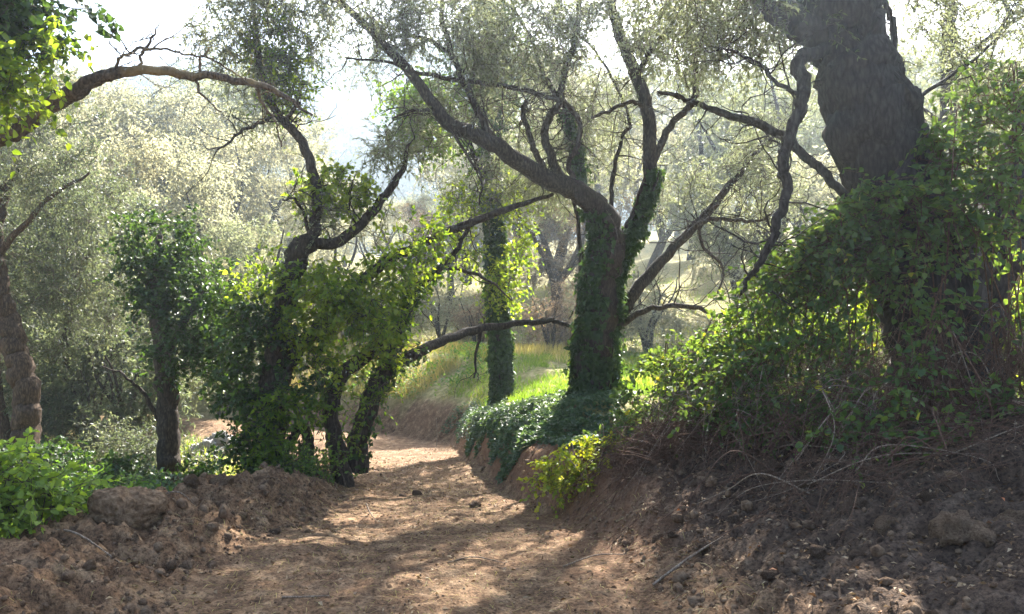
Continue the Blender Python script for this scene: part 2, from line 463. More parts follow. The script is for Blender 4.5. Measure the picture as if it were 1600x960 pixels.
def sprays(leaf_acc, twig_acc, hubs, kind, rng, per=None, scale=1.0, density=1.0, tone=None):
    kd = KIND[kind]
    per = per or kd['per']
    hubs = np.repeat(hubs, per, 0)
    B = len(hubs)
    if B == 0: return
    start = hubs + rng.normal(0, .05 * scale, (B, 3))
    dr = rng.normal(0, 1, (B, 3)); dr[:, 2] += kd['up']
    dr = unit(dr)
    SL = kd['SL'] * scale * rng.uniform(.55, 1.25, B)
    K = 2 if kind == 'olive_far' else 3
    t = np.linspace(0, 1, K)
    side = unit(np.cross(dr, rng.normal(0, 1, (B, 3))))
    bend = rng.normal(0, .18, B)
    def at(tt):   # tt (B,m)
        q = start[:, None, :] + dr[:, None, :] * (SL[:, None] * tt)[..., None]
        q = q + side[:, None, :] * ((SL * bend)[:, None] * np.sin(tt * PI))[..., None]
        q[..., 2] -= (SL * kd['droop'])[:, None] * tt ** 2
        return q
    pts = at(np.repeat(t[None], B, 0))
    rad = np.repeat((np.linspace(.0042, .0014, K) * scale)[None], B, 0)
    if twig_acc is not None:
        tubes_batch(twig_acc, pts, rad, 3)
    nl = max(2, int(kd['n'] * density))
    tt = np.clip(np.linspace(.08, 1.0, nl)[None] + rng.normal(0, .04, (B, nl)), 0.03, 1.0)
    p = at(tt)
    p2 = at(np.clip(tt + .05, 0, 1.05))
    tan = unit(p2 - p + 1e-6)
    sd = rng.normal(0, 1, (B, nl, 3))
    direc = unit(tan * .75 + sd * .55)
    nrm = rng.normal(0, .55, (B, nl, 3)); nrm[..., 2] += .8
    if tone is None and kind.startswith('olive'):
        base = np.clip(.42 + 1.5 * fbm(hubs[:, 0] * 1.1, hubs[:, 1] * 1.1, 2, 7, z=hubs[:, 2] * 1.1) + rng.normal(0, .12, B), 0, 1)
    else:
        base = rng.beta(1.6, 2.2, B) if tone is None else np.clip(rng.normal(tone, .18, B), 0, 1)
    r = np.clip(base[:, None] * .75 + rng.uniform(0, .35, (B, nl)), 0, 1)
    r = np.where(rng.uniform(0, 1, (B, nl)) < .03, rng.uniform(.9, 1, (B, nl)), r)
    n = B * nl
    Ls = kd['L'] * scale ** .5 * rng.uniform(.65, 1.2, n)
    leaves(leaf_acc, p.reshape(-1, 3), direc.reshape(-1, 3), nrm.reshape(-1, 3), Ls, Ls * kd['W'] / kd['L'] * rng.uniform(.8, 1.15, n), kd['shape'], r.reshape(-1), rng)

def ellipsoid(rng, c, rad, n, hollow=0.35):
    d = unit(rng.normal(0, 1, (n, 3)))
    rr = (rng.uniform(hollow ** 3, 1, n)) ** (1 / 3)
    return np.asarray(c) + d * rr[:, None] * np.asarray(rad)

def connect(nodes, hubs, acc, rng, r0=.011, r1=.004, sides=4, wob=.14):
    """grow a thin branch from the nearest node to every hub, nearest hubs first"""
    nodes = np.asarray(nodes)
    left = hubs.copy()
    dist = np.min(np.linalg.norm(left[:, None, :] - nodes[None], axis=2), axis=1)
    pts_all = []; rad_all = []
    K = 6
    t = np.linspace(0, 1, K)[:, None]
    while len(left):
        i = int(np.argmin(dist)); h = left[i]
        dn = np.linalg.norm(nodes - h, axis=1)
        j = int(np.argmin(dn)); a = nodes[j]
        Ld = dn[j]
        mid = unit(rng.normal(0, 1, 3)) * Ld * wob
        mid2 = unit(rng.normal(0, 1, 3)) * Ld * wob * .6
        p = a * (1 - t) + h * t + mid * np.sin(t * PI) + mid2 * np.sin(2 * t * PI)
        p[:, 2] += (np.sin(t * PI) * Ld * .08)[:, 0]
        pts_all.append(p); ra = min(r0, .004 + .007 * Ld)
        rad_all.append(np.linspace(ra, r1, K))
        nodes = np.vstack([nodes, p[1:]])
        left = np.delete(left, i, 0); dist = np.delete(dist, i)
        if len(left):
            nd = np.min(np.linalg.norm(left[:, None, :] - p[None, 1:], axis=2), axis=1)
            dist = np.minimum(dist, nd)
    if pts_all:
        tubes_batch(acc, np.array(pts_all), np.array(rad_all), sides)
    return nodes

# openings in the canopy: (x, y, rx, ry, z) of the sunlit patches that reach the ground
GAPS = [(-1.65, 6.4, .5, .3, 0), (-.45, 5.35, .5, .25, 0), (-.2, 4.6, .4, .2, 0), (-1.4, 8.8, .3, .2, -.2), (-.7, 7.4, .45, .12, -.05), (-1.9, 9.4, .7, .5, 2.0), (-2.2, 15.5, .8, 1.2, -.7), (-1.7, 11.5, .4, .4, -.4), (-2.45, 7.0, .25, .3, .15), (-3.0, 5.2, .4, .4, .25),
        (1.2, 12.5, .9, 1.2, .6), (.5, 9.3, .4, .4, .35), (.75, 7.5, .3, .3, .3), (2.2, 7.3, .8, .5, 1.4), (1.6, 8.0, .5, .5, 1.0), (2.9, 7.2, .5, .5, 2.0)]
def sun_gaps(h):
    keep = np.ones(len(h), bool)
    ts = np.array(to_sun)
    for gx, gy, rx, ry, gz in GAPS:
        k = (h[:, 2] - gz) / ts[2]
        lx = h[:, 0] - ts[0] * k; ly = h[:, 1] - ts[1] * k
        keep &= ((lx - gx) / (rx + .06)) ** 2 + ((ly - gy) / (ry + .10)) ** 2 > 1
        keep |= (h[:, 2] - gz < 1.6)
    return h[keep]

class Tree:
    def __init__(s, name, label, base, cat='tree', group=None, seed=1, bark='bark'):
        s.base = np.asarray(base, float)
        s.root = empty(name, s.base, label, cat, group)
        s.rng = rng_(seed); s.seed = seed; s.bark = bark
        s.nodes = []; s.paths = []; s.owner = []
    def limb(s, pts, part='limb', sides=None, n=7, gnarl=.10, barkd=0.0, lobes=0.0, wig=0.012, mat_=None, kw=None):
        """pts: (px, py, depth, width in px) ; returns (path, radii)"""
        k_w = kw if kw else 1.0 if part == 'trunk' else (.74 if max(q[3] for q in pts) < 60 else .92)
        a = np.array([[*P(x, y, d), w * k_w * d / F / 2] for x, y, d, w in pts])
        c = catmull(a, n)
        p = c[:, :3]; r = np.maximum(c[:, 3], .004)
        k = len(p)
        wn_ = np.stack([fbm(np.arange(k) * .42 + 10 * q, np.full(k, s.seed * 3.3 + len(s.paths)), 3, q, .65) for q in range(3)], 1)
        env = np.minimum(1, np.minimum(np.arange(k), np.arange(k)[::-1] + 2) / 4)[:, None]
        p = p + wn_ * np.maximum(wig * 6, r[:, None] * .9) * env
        acc = Acc()
        if sides is None:
            sides = 14 if r.max() > .05 else 9
        tube(acc, p, r, sides, gnarl, barkd, s.seed * 13 + len(s.paths), lobes)
        host = s.root
        if part == 'limb' and s.paths:              # a limb springing from another limb is that limb's branch
            gaps = [np.linalg.norm(q - p[0], axis=1).min() for q, _ in s.paths]
            w_ = s.owner[int(np.argmin(gaps))]
            if w_ is not None and min(gaps) < .35:
                host = w_; part = 'branch'
        o = acc.build(part, M[mat_ or s.bark], host, s.base, smooth=True)
        s.owner.append(None if part == 'trunk' else host if part == 'branch' else o)
        s.nodes.append(p); s.paths.append((p, r))
        return p, r
    def foliage(s, clusters, leaf='olive', kind='olive', twig='twig', per=None, scale=1.0, density=1.0, connect_=True, r0=.011, nodes=None, name='crown', tone=None, wob=.14):
        """clusters: (px,py,depth, rx px, ry px, rdepth m, hubs) or world ones ('w', centre, radii, hubs)"""
        hubs = []
        for c in clusters:
            if c[0] == 'w':
                hubs.append(ellipsoid(s.rng, c[1], c[2], c[3]))
            else:
                px, py, d, rx, ry, rd, n = c
                hubs.append(ellipsoid(s.rng, P(px, py, d), (rx * d / F, rd, ry * d / F), n))
        hubs = np.vstack(hubs)
        if kind == 'olive':
            hubs = sun_gaps(hubs)
        la, ta = Acc(), Acc()
        if connect_:
            nd = np.vstack(nodes if nodes is not None else s.nodes)[::2]
            connect(nd, hubs, ta, s.rng, r0, wob=wob)
        sprays(la, ta, hubs, kind, s.rng, per, scale, density, tone)
        lo = la.build(name, M[leaf], s.root, s.base)
        ta.build('twigs', M[twig], lo, s.base)['kind'] = 'stuff'
        return hubs

    def twiglets(s, n, length=(.4, 1.3), r0=.011, thin=.07, kids=3, up=.35):
        """bare crooked branchlets springing from the limbs"""
        rg = s.rng
        P_ = np.vstack([p for p, r in s.paths]); R_ = np.concatenate([r for p, r in s.paths])
        ok = np.where(R_ < thin)[0]
        K = 9
        def grow(start, Ls, dirs):
            B = len(start)
            step = dirs * (Ls / (K - 1))[:, None]
            pts = [start]
            dd = dirs.copy()
            for k in range(K - 1):
                dd = unit(dd + rg.normal(0, .30, (B, 3)) + np.array([0, 0, .03]))
                pts.append(pts[-1] + dd * (Ls / (K - 1))[:, None])
            return np.stack(pts, 1)
        acc = Acc()
        i = rg.choice(ok, n)
        dr = rg.normal(0, 1, (n, 3)); dr[:, 2] += up; dr = unit(dr)
        Ls = rg.uniform(*length, n)
        main = grow(P_[i], Ls, dr)
        ra = np.minimum(r0 * rg.uniform(.5, 1.1, n), R_[i] * .7)
        tubes_batch(acc, main, ra[:, None] * np.linspace(1, .25, K)[None], 4)
        if kids:
            j = np.repeat(np.arange(n), kids); t = rg.integers(2, K - 1, n * kids)
            st = main[j, t]; d2 = unit(unit(main[j, t] - main[j, t - 1]) + rg.normal(0, .7, (len(j), 3)))
            sub_ = grow(st, Ls[j] * rg.uniform(.25, .6, len(j)), d2)
            tubes_batch(acc, sub_, (ra[j] * .5)[:, None] * np.linspace(1, .3, K)[None], 3)
            main = np.concatenate([main, sub_])
        acc.build('branchlets', M[s.bark], s.root, s.base)['kind'] = 'stuff'
        return main

# ------------------------------------------------------------------ terrain
I = np.interp
def edge_r(d):
    return I(d, [0, 4, 6, 7.5, 10, 13, 16, 18, 20, 22, 24, 30], [1.3, 1.0, .78, .37, -.28, -.8, -1.15, -1.46, -3.0, -5.5, -9, -24])
def edge_l(d):
    return I(d, [0, 4, 6, 7.5, 10, 13, 16, 18, 20, 22, 24, 30], [-2.3, -2.1, -1.95, -1.72, -1.95, -2.3, -2.75, -3.5, -6.2, -10, -14, -32])
def path_z(d):
    return I(d, [0, 4, 6, 7.5, 10, 13, 16, 18, 21, 30, 60], [0.02, 0, 0, -.10, -.30, -.52, -.74, -.88, -.95, -1.0, -.5])
def hill_rise(x, d):
    u = x / np.maximum(d, 1)
    slope = I(u, [-.9, -.45, -.30, -.22, -.12, 0, .3, .9], [.26, .26, .22, .12, .10, .13, .17, .2])
    return slope * np.maximum(0, np.minimum(d, 95) - 25) * sstep((d - 25) / 14)

def H(x, d, fine=True):
    x = np.asarray(x, float); d = np.asarray(d, float)
    eR = edge_r(d) + .10 * fbm(d * .9, d * 0 + 3.3, 3, 5) * 2; eL = edge_l(d) + .10 * fbm(d * .9, d * 0 + 8.3, 3, 6) * 2
    zp = path_z(d)
    hR = I(d, [0, 4, 6.5, 8, 9.5, 11.4, 15, 19, 24, 30, 45, 70], [.8, .85, .95, .85, .66, .72, .52, .72, .85, 1.2, 1.8, 2.5])
    cut = I(d, [0, 5, 6.5, 7.5, 9.5, 11.4, 15.8, 19, 22, 30], [.03, .07, .25, .42, .52, .58, .5, .5, .5, .3])
    cw = I(d, [0, 5, 7, 8, 16, 20, 24], [1.0, .8, .4, .3, .35, .7, 1.2])
    W = I(d, [0, 5, 7.5, 11.4, 16, 20, 26], [3.2, 3.2, 2.6, 1.9, 2.0, 3.2, 6])
    u = x - eR
    zr = zp + cut * sstep(u / cw) + (hR - zp - cut) * np.clip(u / W, 0, 1) ** .9
    hb = I(d, [0, 3, 5, 6, 7, 8.5, 10, 12, 16], [.26, .28, .31, .35, .34, .25, .14, .05, .0])
    co = I(d, [0, 5, 7, 8.5, 10, 16], [.95, .95, .9, .6, .45, .4])
    hL = I(d, [0, 4, 8, 12, 20, 30, 45, 70], [-.15, -.2, -.5, -.85, -1.15, -1.0, -.2, 0])
    v = eL - x
    fall = sstep((v - co) / 1.5)
    zl = zp + hb * sstep(v / co) * (1 - fall) + (hL - zp) * fall
    z = np.where(u > 0, zr, np.where(v > 0, zl, zp))
    z = z + hill_rise(x, d)
    inr = sstep(np.clip(u / .5, 0, 1)); inl = sstep(np.clip(v / .35, 0, 1)) * (1 - sstep((v - co - .5) / 1.0))
    rut = -.022 * (np.exp(-((x - (eL * .72 + eR * .28)) / .22) ** 2) + np.exp(-((x - (eL * .28 + eR * .72)) / .22) ** 2))
    z = z + rut * (1 - np.clip(inr + inl, 0, 1)) * (d < 20)
    z = z + fbm(x * .35, d * .35, 3, 11) * I(d, [0, 12, 30, 80], [.10, .2, .8, 3.0])
    if fine:
        near = sstep((22 - d) / 8)
        z = z + near * fbm(x * 1.7, d * 1.7, 4, 21) * (.06 + .18 * inl + .18 * inr)
        lum = np.abs(fbm(x * 4.2, d * 4.2, 4, 33, .6))
        z = z + near * (.10 - lum) * (.018 + .60 * inl + .36 * inr)
        z = z + near * fbm(x * 13, d * 13, 3, 41, .6) * (.022 + .035 * inl + .035 * inr)
        z = z + near * fbm(x * 2.2, d * 9, 2, 47) * .020 * (1 - np.clip(inl + inr, 0, 1))
        cle = np.sin(d * 2 * PI / .17 + 2.5 * fbm(x * 1.1, d * .5, 2, 52)) * np.clip(fbm(x * 1.6, d * .6, 3, 53) * 4 + .35, 0, 1)      # crawler cleat marks
        z = z + near * .011 * cle * (1 - np.clip(inl + inr, 0, 1)) * (d < 11)
    return z

def axis(dense0, dense1, step, lo, hi, grow):
    a = list(np.arange(dense0, dense1, step))
    s = step; x = a[-1]
    while x < hi:
        s *= grow; x += s; a.append(x)
    s = step; x = a[0]; pre = []
    while x > lo:
        s *= grow; x -= s; pre.append(x)
    return np.array(pre[::-1] + a)
xs = axis(-4.0, 3.8, .033, -160, 160, 1.075)
ys = axis(3.4, 9.0, .032, -30, 175, 1.027)
GX, GY = np.meshgrid(xs, ys)
GZ = H(GX, GY)
nx, ny = len(xs), len(ys)
gv = np.stack([GX, GY, GZ], -1).reshape(-1, 3)
ii, jj = np.meshgrid(np.arange(ny - 1), np.arange(nx - 1), indexing='ij')
gq = np.stack([ii * nx + jj, ii * nx + jj + 1, (ii + 1) * nx + jj + 1, (ii + 1) * nx + jj], -1).reshape(-1, 4)
fx = (GX[:-1, :-1] + GX[1:, 1:]).ravel() / 2; fy = (GY[:-1, :-1] + GY[1:, 1:]).ravel() / 2
U = gv[:, 0] - edge_r(gv[:, 1]); V = edge_l(gv[:, 1]) - gv[:, 0]
dn = gv[:, 1]
wob = fbm(gv[:, 0] * 1.3, dn * 1.3, 4, 71) * 1.4
# dark leaf mould on the right-hand slope, greener beyond, red clay on the fresh cut face
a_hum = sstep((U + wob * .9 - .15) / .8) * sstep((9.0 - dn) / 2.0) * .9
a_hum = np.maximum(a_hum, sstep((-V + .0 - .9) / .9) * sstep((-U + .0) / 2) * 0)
a_veg = np.maximum(sstep((U + wob * .5 - .45) / .5) * sstep((dn - 8.0) / 1.5), sstep((V + wob * .4 - 1.5) / .7) * .75)
a_veg = np.maximum(a_veg, sstep((dn - 22) / 3))
a_red = sstep(U / .12) * sstep((.7 - U) / .3) * sstep((dn - 6.2) / 1.0) * sstep((15.5 - dn) / 2.0) * .6
a_red = np.maximum(a_red, .45 * sstep((U + .5) / .6) * sstep((1.2 - U) / .5) * sstep((dn - 5) / 1) * sstep((8 - dn) / 1))
region = np.full(len(fx), 3)
fU = fx - edge_r(fy); fV = edge_l(fy) - fx
region[(fU <= 0) & (fV <= 0) & (fy < 30)] = 0
region[(fV > 0) & (fV < 1.9) & (fy < 13)] = 1
region[(fU > 0) & (fU < 3.2) & (fy < 22)] = 2
region[fy > 30] = 4
for k, nm in enumerate(['dirt_track', 'earth_berm', 'earth_bank', 'ground', 'hillside']):
    f = gq[region == k]
    used, inv = np.unique(f.ravel(), return_inverse=True)
    o = mesh_obj(nm, gv[used], inv.reshape(-1, 4), M['earth'], None, None, True, dict(humus=a_hum[used], veg=a_veg[used], redclay=a_red[used]))
    tag(o, kind='structure')

def G(x, d):
    return float(H(np.array([x]), np.array([d]))[0])
def ground_pts(x, d, dz=0.0):
    return np.stack([x, d, H(x, d) + dz], -1)

# far wooded hill
hx = np.linspace(-260, 260, 160); hy = np.linspace(120, 265, 60)
HX, HYg = np.meshgrid(hx, hy)
def far_h(x, y):
    ridge = 74 + 9 * np.sin(x * .014 + .8) + 14 * fbm(x * .02, y * .02, 3, 81)
    u = x / y
    ridge = ridge * I(u, [-.7, -.15, .2, .7], [1.0, 1.0, .8, .75])
    return ridge * sstep((y - 118) / 95) + 4 * fbm(x * .12, y * .12, 3, 83) + 1.5
HZ = far_h(HX, HYg)
hv = np.stack([HX, HYg, HZ], -1).reshape(-1, 3)
a_, b_ = np.meshgrid(np.arange(59), np.arange(159), indexing='ij')
hq = np.stack([a_ * 160 + b_, a_ * 160 + b_ + 1, (a_ + 1) * 160 + b_ + 1, (a_ + 1) * 160 + b_], -1).reshape(-1, 4)
tag(mesh_obj('hill', hv, hq, M['hill'], None, None, True), kind='structure')
r = rng_(5)
n = 26000
x = r.uniform(-170, 170, n); y = r.uniform(125, 225, n)
tree_c = fbm(x * .22, y * .22, 2, 85)
z = far_h(x, y) + 1.0 + np.maximum(0, tree_c) * 16 * r.uniform(.3, 1, n)
ac = Acc()
leaves(ac, np.stack([x, y, z], -1), unit(r.normal(0, 1, (n, 3))), unit(r.normal(0, 1, (n, 3))), r.uniform(1.0, 2.1, n), r.uniform(.7, 1.4, n), 'thin', np.clip(r.uniform(0, 1, n) * .6 + tree_c + .1, 0, 1), r)
tag(ac.build('distant_forest', M['forest']), 'hazy blue green woodland covering the far hill', 'woodland', kind='stuff')

# ------------------------------------------------------------------ trees
# central ivy-clad olive
tc_ = Tree('olive_tree', 'large forked olive with ivy on its trunk, on the bank right of the track', P(932, 640, 11.4), seed=11)
D = 11.4
trunk_c = tc_.limb([(930, 660, D, 88), (930, 620, D, 66), (932, 560, D, 56), (936, 490, D, 53), (943, 430, D, 51), (952, 392, D, 46), (960, 365, D, 34)], 'trunk', 30, 9, .10, .018, .07)
limb_l = tc_.limb([(938, 470, D, 44), (946, 415, D - .02, 54), (952, 375, D - .05, 50), (946, 345, D - .08, 45), (920, 314, D - .2, 36), (882, 292, D - .35, 32), (830, 268, D - .5, 29), (782, 232, D - .7, 26), (735, 208, D - .8, 25), (698, 192, D - .9, 22), (662, 140, D - 1, 18), (612, 82, D - 1.1, 15), (562, 32, D - 1.2, 12), (505, -20, D - 1.3, 9), (440, -60, D - 1.5, 6)], 'limb', 22, 7, .12, .010, kw=1.0)
limb_r = tc_.limb([(945, 450, D + .1, 48), (964, 402, D + .12, 46), (986, 360, D + .15, 40), (1004, 322, D + .1, 33), (1016, 258, D, 31), (1012, 182, D, 29), (988, 102, D - .1, 26), (966, 42, D - .1, 23), (955, -20, D - .1, 19), (975, -110, D - .2, 14), (960, -200, D, 9)], 'limb', 18, 7, .12, .008)
tc_.limb([(772, 226, D - .7, 20), (755, 190, D - .75, 17), (737, 152, D - .8, 15), (706, 85, D - .7, 12), (690, 20, D - .6, 10), (688, -60, D - .5, 7)])
tc_.limb([(706, 85, D - .7, 9), (660, 60, D - .8, 8), (600, 55, D - .8, 6), (555, 20, D - .8, 4)])
tc_.limb([(884, 290, D - .35, 22), (862, 250, D - .4, 19), (850, 212, D - .4, 17), (860, 182, D - .45, 16), (874, 160, D - .5, 15), (878, 128, D - .5, 14), (896, 68, D - .5, 13), (906, 0, D - .5, 12), (915, -90, D - .4, 8)])
tc_.limb([(856, 276, D - .42, 16), (838, 242, D - .6, 13), (826, 208, D - .7, 12), (817, 176, D - .7, 11), (822, 158, D - .7, 10)])
tc_.limb([(876, 158, D - .5, 11), (840, 146, D - .6, 11), (760, 130, D - .8, 10), (680, 120, D - 1.0, 9), (600, 96, D - 1.2, 6), (540, 92, D - 1.3, 4)])
tc_.limb([(878, 156, D - .5, 12), (905, 190, D - .3, 11), (902, 228, D - .3, 11), (888, 252, D - .3, 11), (896, 280, D - .3, 13)])
tc_.limb([(906, 300, D - .1, 16), (904, 250, D + .2, 15), (890, 200, D + .3, 14), (880, 165, D + .3, 12), (850, 120, D + .4, 10), (830, 60, D + .4, 8), (800, 10, D + .4, 6)])
tc_.limb([(1018, 258, D, 18), (1042, 205, D + .1, 15), (1084, 155, D + .2, 14), (1086, 92, D + .2, 12), (1120, 45, D + .3, 9), (1160, 5, D + .3, 7)])
tc_.limb([(996, 120, D - .1, 14), (1018, 75, D - .2, 12), (1048, 45, D - .2, 10), (1060, -10, D - .2, 8)])
tc_.limb([(1014, 170, D, 12), (985, 160, D - .2, 9), (950, 175, D - .3, 8), (925, 185, D - .4, 6)])
tc_.limb([(955, 330, D + .4, 10), (958, 270, D + .5, 9), (972, 215, D + .6, 8), (985, 190, D + .6, 7), (960, 130, D + .6, 6), (930, 80, D + .6, 5), (880, 40, D + .5, 4)])
tc_.limb([(962, 500, D + .1, 30), (1000, 448, D + .2, 26), (1040, 402, D + .3, 22), (1078, 362, D + .4, 19), (1112, 326, D + .5, 17), (1150, 278, D + .6, 13), (1195, 228, D + .7, 9), (1230, 190, D + .7, 6)])
tc_.limb([(1052, 392, D + .3, 12), (1088, 352, D + .2, 11), (1124, 342, D + .2, 9), (1170, 346, D + .2, 7), (1200, 340, D + .2, 4)])
tc_.limb([(966, 512, D + .1, 16), (992, 494, D, 13), (1030, 480, D - .1, 11), (1085, 480, D - .1, 10), (1118, 492, D - .1, 8), (1150, 478, D - .1, 5)])
tc_.limb([(1092, 352, D + .3, 8), (1100, 388, D + .4, 7), (1130, 420, D + .5, 6), (1122, 460, D + .5, 4)])
tc_.limb([(700, 194, D - .9, 9), (678, 176, D - 1, 8), (650, 172, D - 1.1, 7), (612, 186, D - 1.1, 4)])
tc_.limb([(706, 205, D - .9, 7), (735, 250, D - .9, 6), (752, 280, D - .9, 5), (748, 320, D - .9, 3)])
tc_.limb([(905, 480, D + .2, 14), (908, 420, D + .4, 12), (904, 350, D + .5, 9), (896, 310, D + .6, 6)])
tc_.foliage([(560, 40, D - 1, 110, 70, 1.0, 54), (690, 60, D - .7, 110, 80, 1.0, 74), (820, 60, D, 110, 90, 1.0, 62), (700, 150, D - .3, 90, 50, .8, 26), (960, 60, D, 120, 90, 1.2, 84),
             (1090, 60, D + .4, 110, 80, 1.2, 84), (1150, 170, D + .7, 90, 80, 1.0, 56), (1060, 250, D + .9, 80, 60, .8, 30), (850, 190, D + .6, 100, 80, .8, 46), (1180, 300, D + .8, 70, 60, .8, 34), (640, 215, D - .8, 60, 40, .5, 14), (950, 210, D + 1, 60, 60, .6, 16),
             ('w', (.4, 10.6, 5.4), (1.4, 1.0, .5), 40), (600, -120, D - .6, 200, 90, 1.6, 50), (900, -130, D, 240, 100, 1.8, 66), (1150, -90, D, 120, 70, 1.4, 20)], 'olive', 'olive')  # world cluster added, and off-frame crown thickened, to shade the near track
tc_.twiglets(360)

# slim ivy column beside the track
D = 15.6
ts_ = Tree('ivy_clad_tree', 'slim straight tree wrapped in ivy at the bend of the track', P(785, 670, D), seed=23)
trunk_s = ts_.limb([(788, 690, D, 36), (786, 640, D, 25), (783, 560, D, 24), (780, 490, D, 23), (776, 420, D, 21), (772, 350, D, 20), (769, 280, D, 19), (766, 210, D, 23), (768, 140, D, 20), (772, 60, D, 17), (770, -20, D, 14), (776, -120, D, 10)], 'trunk', 20, 8, .1, .012, .05)
ts_.limb([(768, 300, D, 12), (740, 240, D - .3, 10), (715, 190, D - .4, 8), (690, 150, D - .5, 5)])
ts_.limb([(768, 220, D, 12), (800, 170, D + .3, 9), (815, 110, D + .4, 7), (830, 60, D + .4, 5)])
ts_.foliage([(760, 60, D, 75, 75, .9, 34), (700, 180, D, 55, 60, .7, 20), (770, 160, D, 50, 90, .7, 24), (640, 170, D + .4, 45, 50, .6, 16), (760, -80, D, 110, 70, 1.0, 30), (780, 240, D, 40, 40, .5, 8)], 'ivy', 'ivy', scale=1.35, density=1.2, per=8)

ts_.foliage([('w', (.7, 15.2, 4.4), (.9, 1.0, .5), 46), ('w', (.3, 13.9, 4.5), (.9, .8, .45), 40), ('w', (-.6, 15.5, 4.3), (.8, .8, .5), 26), ('w', (.9, 13.0, 4.9), (.8, .7, .4), 30)], 'olive', 'olive', scale=1.15)  # sprays added over the track to break its sunlight into dapple

# twin-stemmed leaning tree left of the track
D = 9.6
tw_ = Tree('leaning_tree', 'dark twin-stemmed tree leaning over the track from its verge', P(545, 745, D), seed=31)
tw1 = tw_.limb([(538, 775, D, 36), (534, 745, D, 29), (524, 690, D, 26), (518, 640, D, 25), (530, 592, D, 24), (556, 568, D, 21), (582, 552, D, 17), (615, 520, D + .2, 12)], 'trunk', 20, 9, .12, .012, .06)
tw2 = tw_.limb([(556, 735, D + .3, 36), (560, 690, D + .3, 31), (578, 628, D + .3, 30), (598, 588, D + .3, 27), (626, 564, D + .4, 20), (660, 548, D + .6, 18), (690, 534, D + .9, 16), (752, 514, D + 1.4, 13), (806, 506, D + 1.7, 11), (862, 502, D + 2.0, 9), (900, 513, D + 2.2, 5)], 'trunk', 20, 9, .12, .012, .06)
tw3 = tw_.limb([(592, 600, D + .3, 24), (610, 555, D + .3, 22), (626, 520, D + .3, 21), (642, 468, D + .3, 20), (662, 438, D + .3, 17), (690, 418, D + .3, 14), (720, 380, D + .4, 10), (735, 340, D + .5, 6)])
tw_.limb([(690, 418, D + .3, 9), (730, 425, D + .3, 7), (765, 440, D + .2, 5), (800, 470, D + .2, 3)])
tw_.limb([(752, 514, D + 1.4, 7), (745, 550, D + 1.4, 6), (740, 590, D + 1.4, 4)])

# many-limbed tree smothered in creeper, left
D = 9.4
tv_ = Tree('creeper_laden_tree', 'bare upper limbs over a creeper-smothered trunk, left of the track', P(430, 765, D), seed=37)
tv1 = tv_.limb([(432, 800, D, 52), (432, 740, D, 44), (428, 660, D, 42), (428, 580, D, 40), (438, 500, D, 38), (452, 440, D, 36), (462, 402, D, 34), (484, 378, D, 32)], 'trunk', 22, 9, .12, .014, .06)
tv2 = tv_.limb([(470, 392, D, 30), (488, 372, D, 26), (494, 330, D, 23), (490, 272, D - .1, 21), (472, 222, D - .1, 20), (436, 182, D - .1, 17), (412, 132, D - .1, 15), (402, 60, D - .1, 13), (396, 0, D, 11), (400, -80, D, 8)])
tv_.limb([(482, 380, D, 26), (530, 376, D + .1, 23), (572, 342, D + .2, 20), (608, 298, D + .3, 17), (630, 262, D + .3, 11), (640, 225, D + .3, 6)])
tv_.limb([(484, 372, D, 9), (476, 336, D - .1, 7), (462, 314, D - .2, 6), (440, 312, D - .3, 4)])
tv_.limb([(466, 214, D - .1, 11), (450, 185, D - .2, 9), (470, 160, D - .2, 7)])
tv_.limb([(432, 178, D - .1, 9), (400, 195, D - .3, 7), (370, 210, D - .4, 6), (340, 235, D - .5, 4)])
tv4 = tv_.limb([(428, 640, D + .1, 38), (440, 590, D + .1, 36), (468, 540, D + .1, 34), (510, 500, D + .2, 30), (545, 455, D + .2, 26), (600, 412, D + .3, 22), (655, 384, D + .4, 20), (722, 352, D + .5, 18), (800, 326, D + .6, 13), (864, 304, D + .7, 7)])
tv_.limb([(482, 760, D + .1, 28), (482, 700, D + .1, 24), (474, 668, D + .1, 22), (452, 690, D + .1, 18), (440, 730, D, 14)], 'limb')
tv_.foliage([(395, 120, D, 55, 80, .6, 22), (440, 60, D + .2, 60, 60, .7, 18), (340, 40, D, 60, 45, .6, 14), (420, 20, D, 70, 40, .6, 18), (600, 230, D + .4, 50, 60, .6, 16), (540, 330, D + .3, 70, 50, .6, 14), (390, -90, D, 170, 80, 1.2, 36)], 'olive', 'olive')

tv_.twiglets(70, (.3, .9))
tw_.twiglets(40, (.2, .6))

# round dark tree behind the berm
D = 11.0
tb_ = Tree('evergreen_tree', 'small dark evergreen with a single bare trunk behind the boulder', P(264, 750, D), seed=41)
tb_.limb([(262, 790, D, 48), (264, 742, D, 38), (264, 690, D, 34), (262, 630, D, 33), (256, 560, D, 30), (250, 480, D, 25), (246, 420, D, 18), (250, 370, D, 10)], 'trunk', 22, 9, .12, .014, .07)
tb_.limb([(254, 660, D, 15), (238, 640, D - .1, 11), (222, 612, D - .2, 8), (190, 585, D - .3, 5), (160, 572, D - .3, 3)])
tb_.limb([(256, 560, D, 18), (290, 500, D - .1, 14), (325, 450, D - .1, 9)])
tb_.limb([(250, 480, D, 14), (220, 430, D, 10), (200, 390, D, 6)])
tb_.foliage([(245, 380, D, 62, 52, .6, 38), (305, 435, D, 62, 45, .6, 34), (325, 510, D, 52, 52, .6, 32), (235, 460, D, 42, 45, .5, 20), (335, 580, D, 28, 45, .4, 12), (285, 540, D, 42, 45, .5, 19)], 'ivy', 'ivy', scale=1.15, density=1.2)

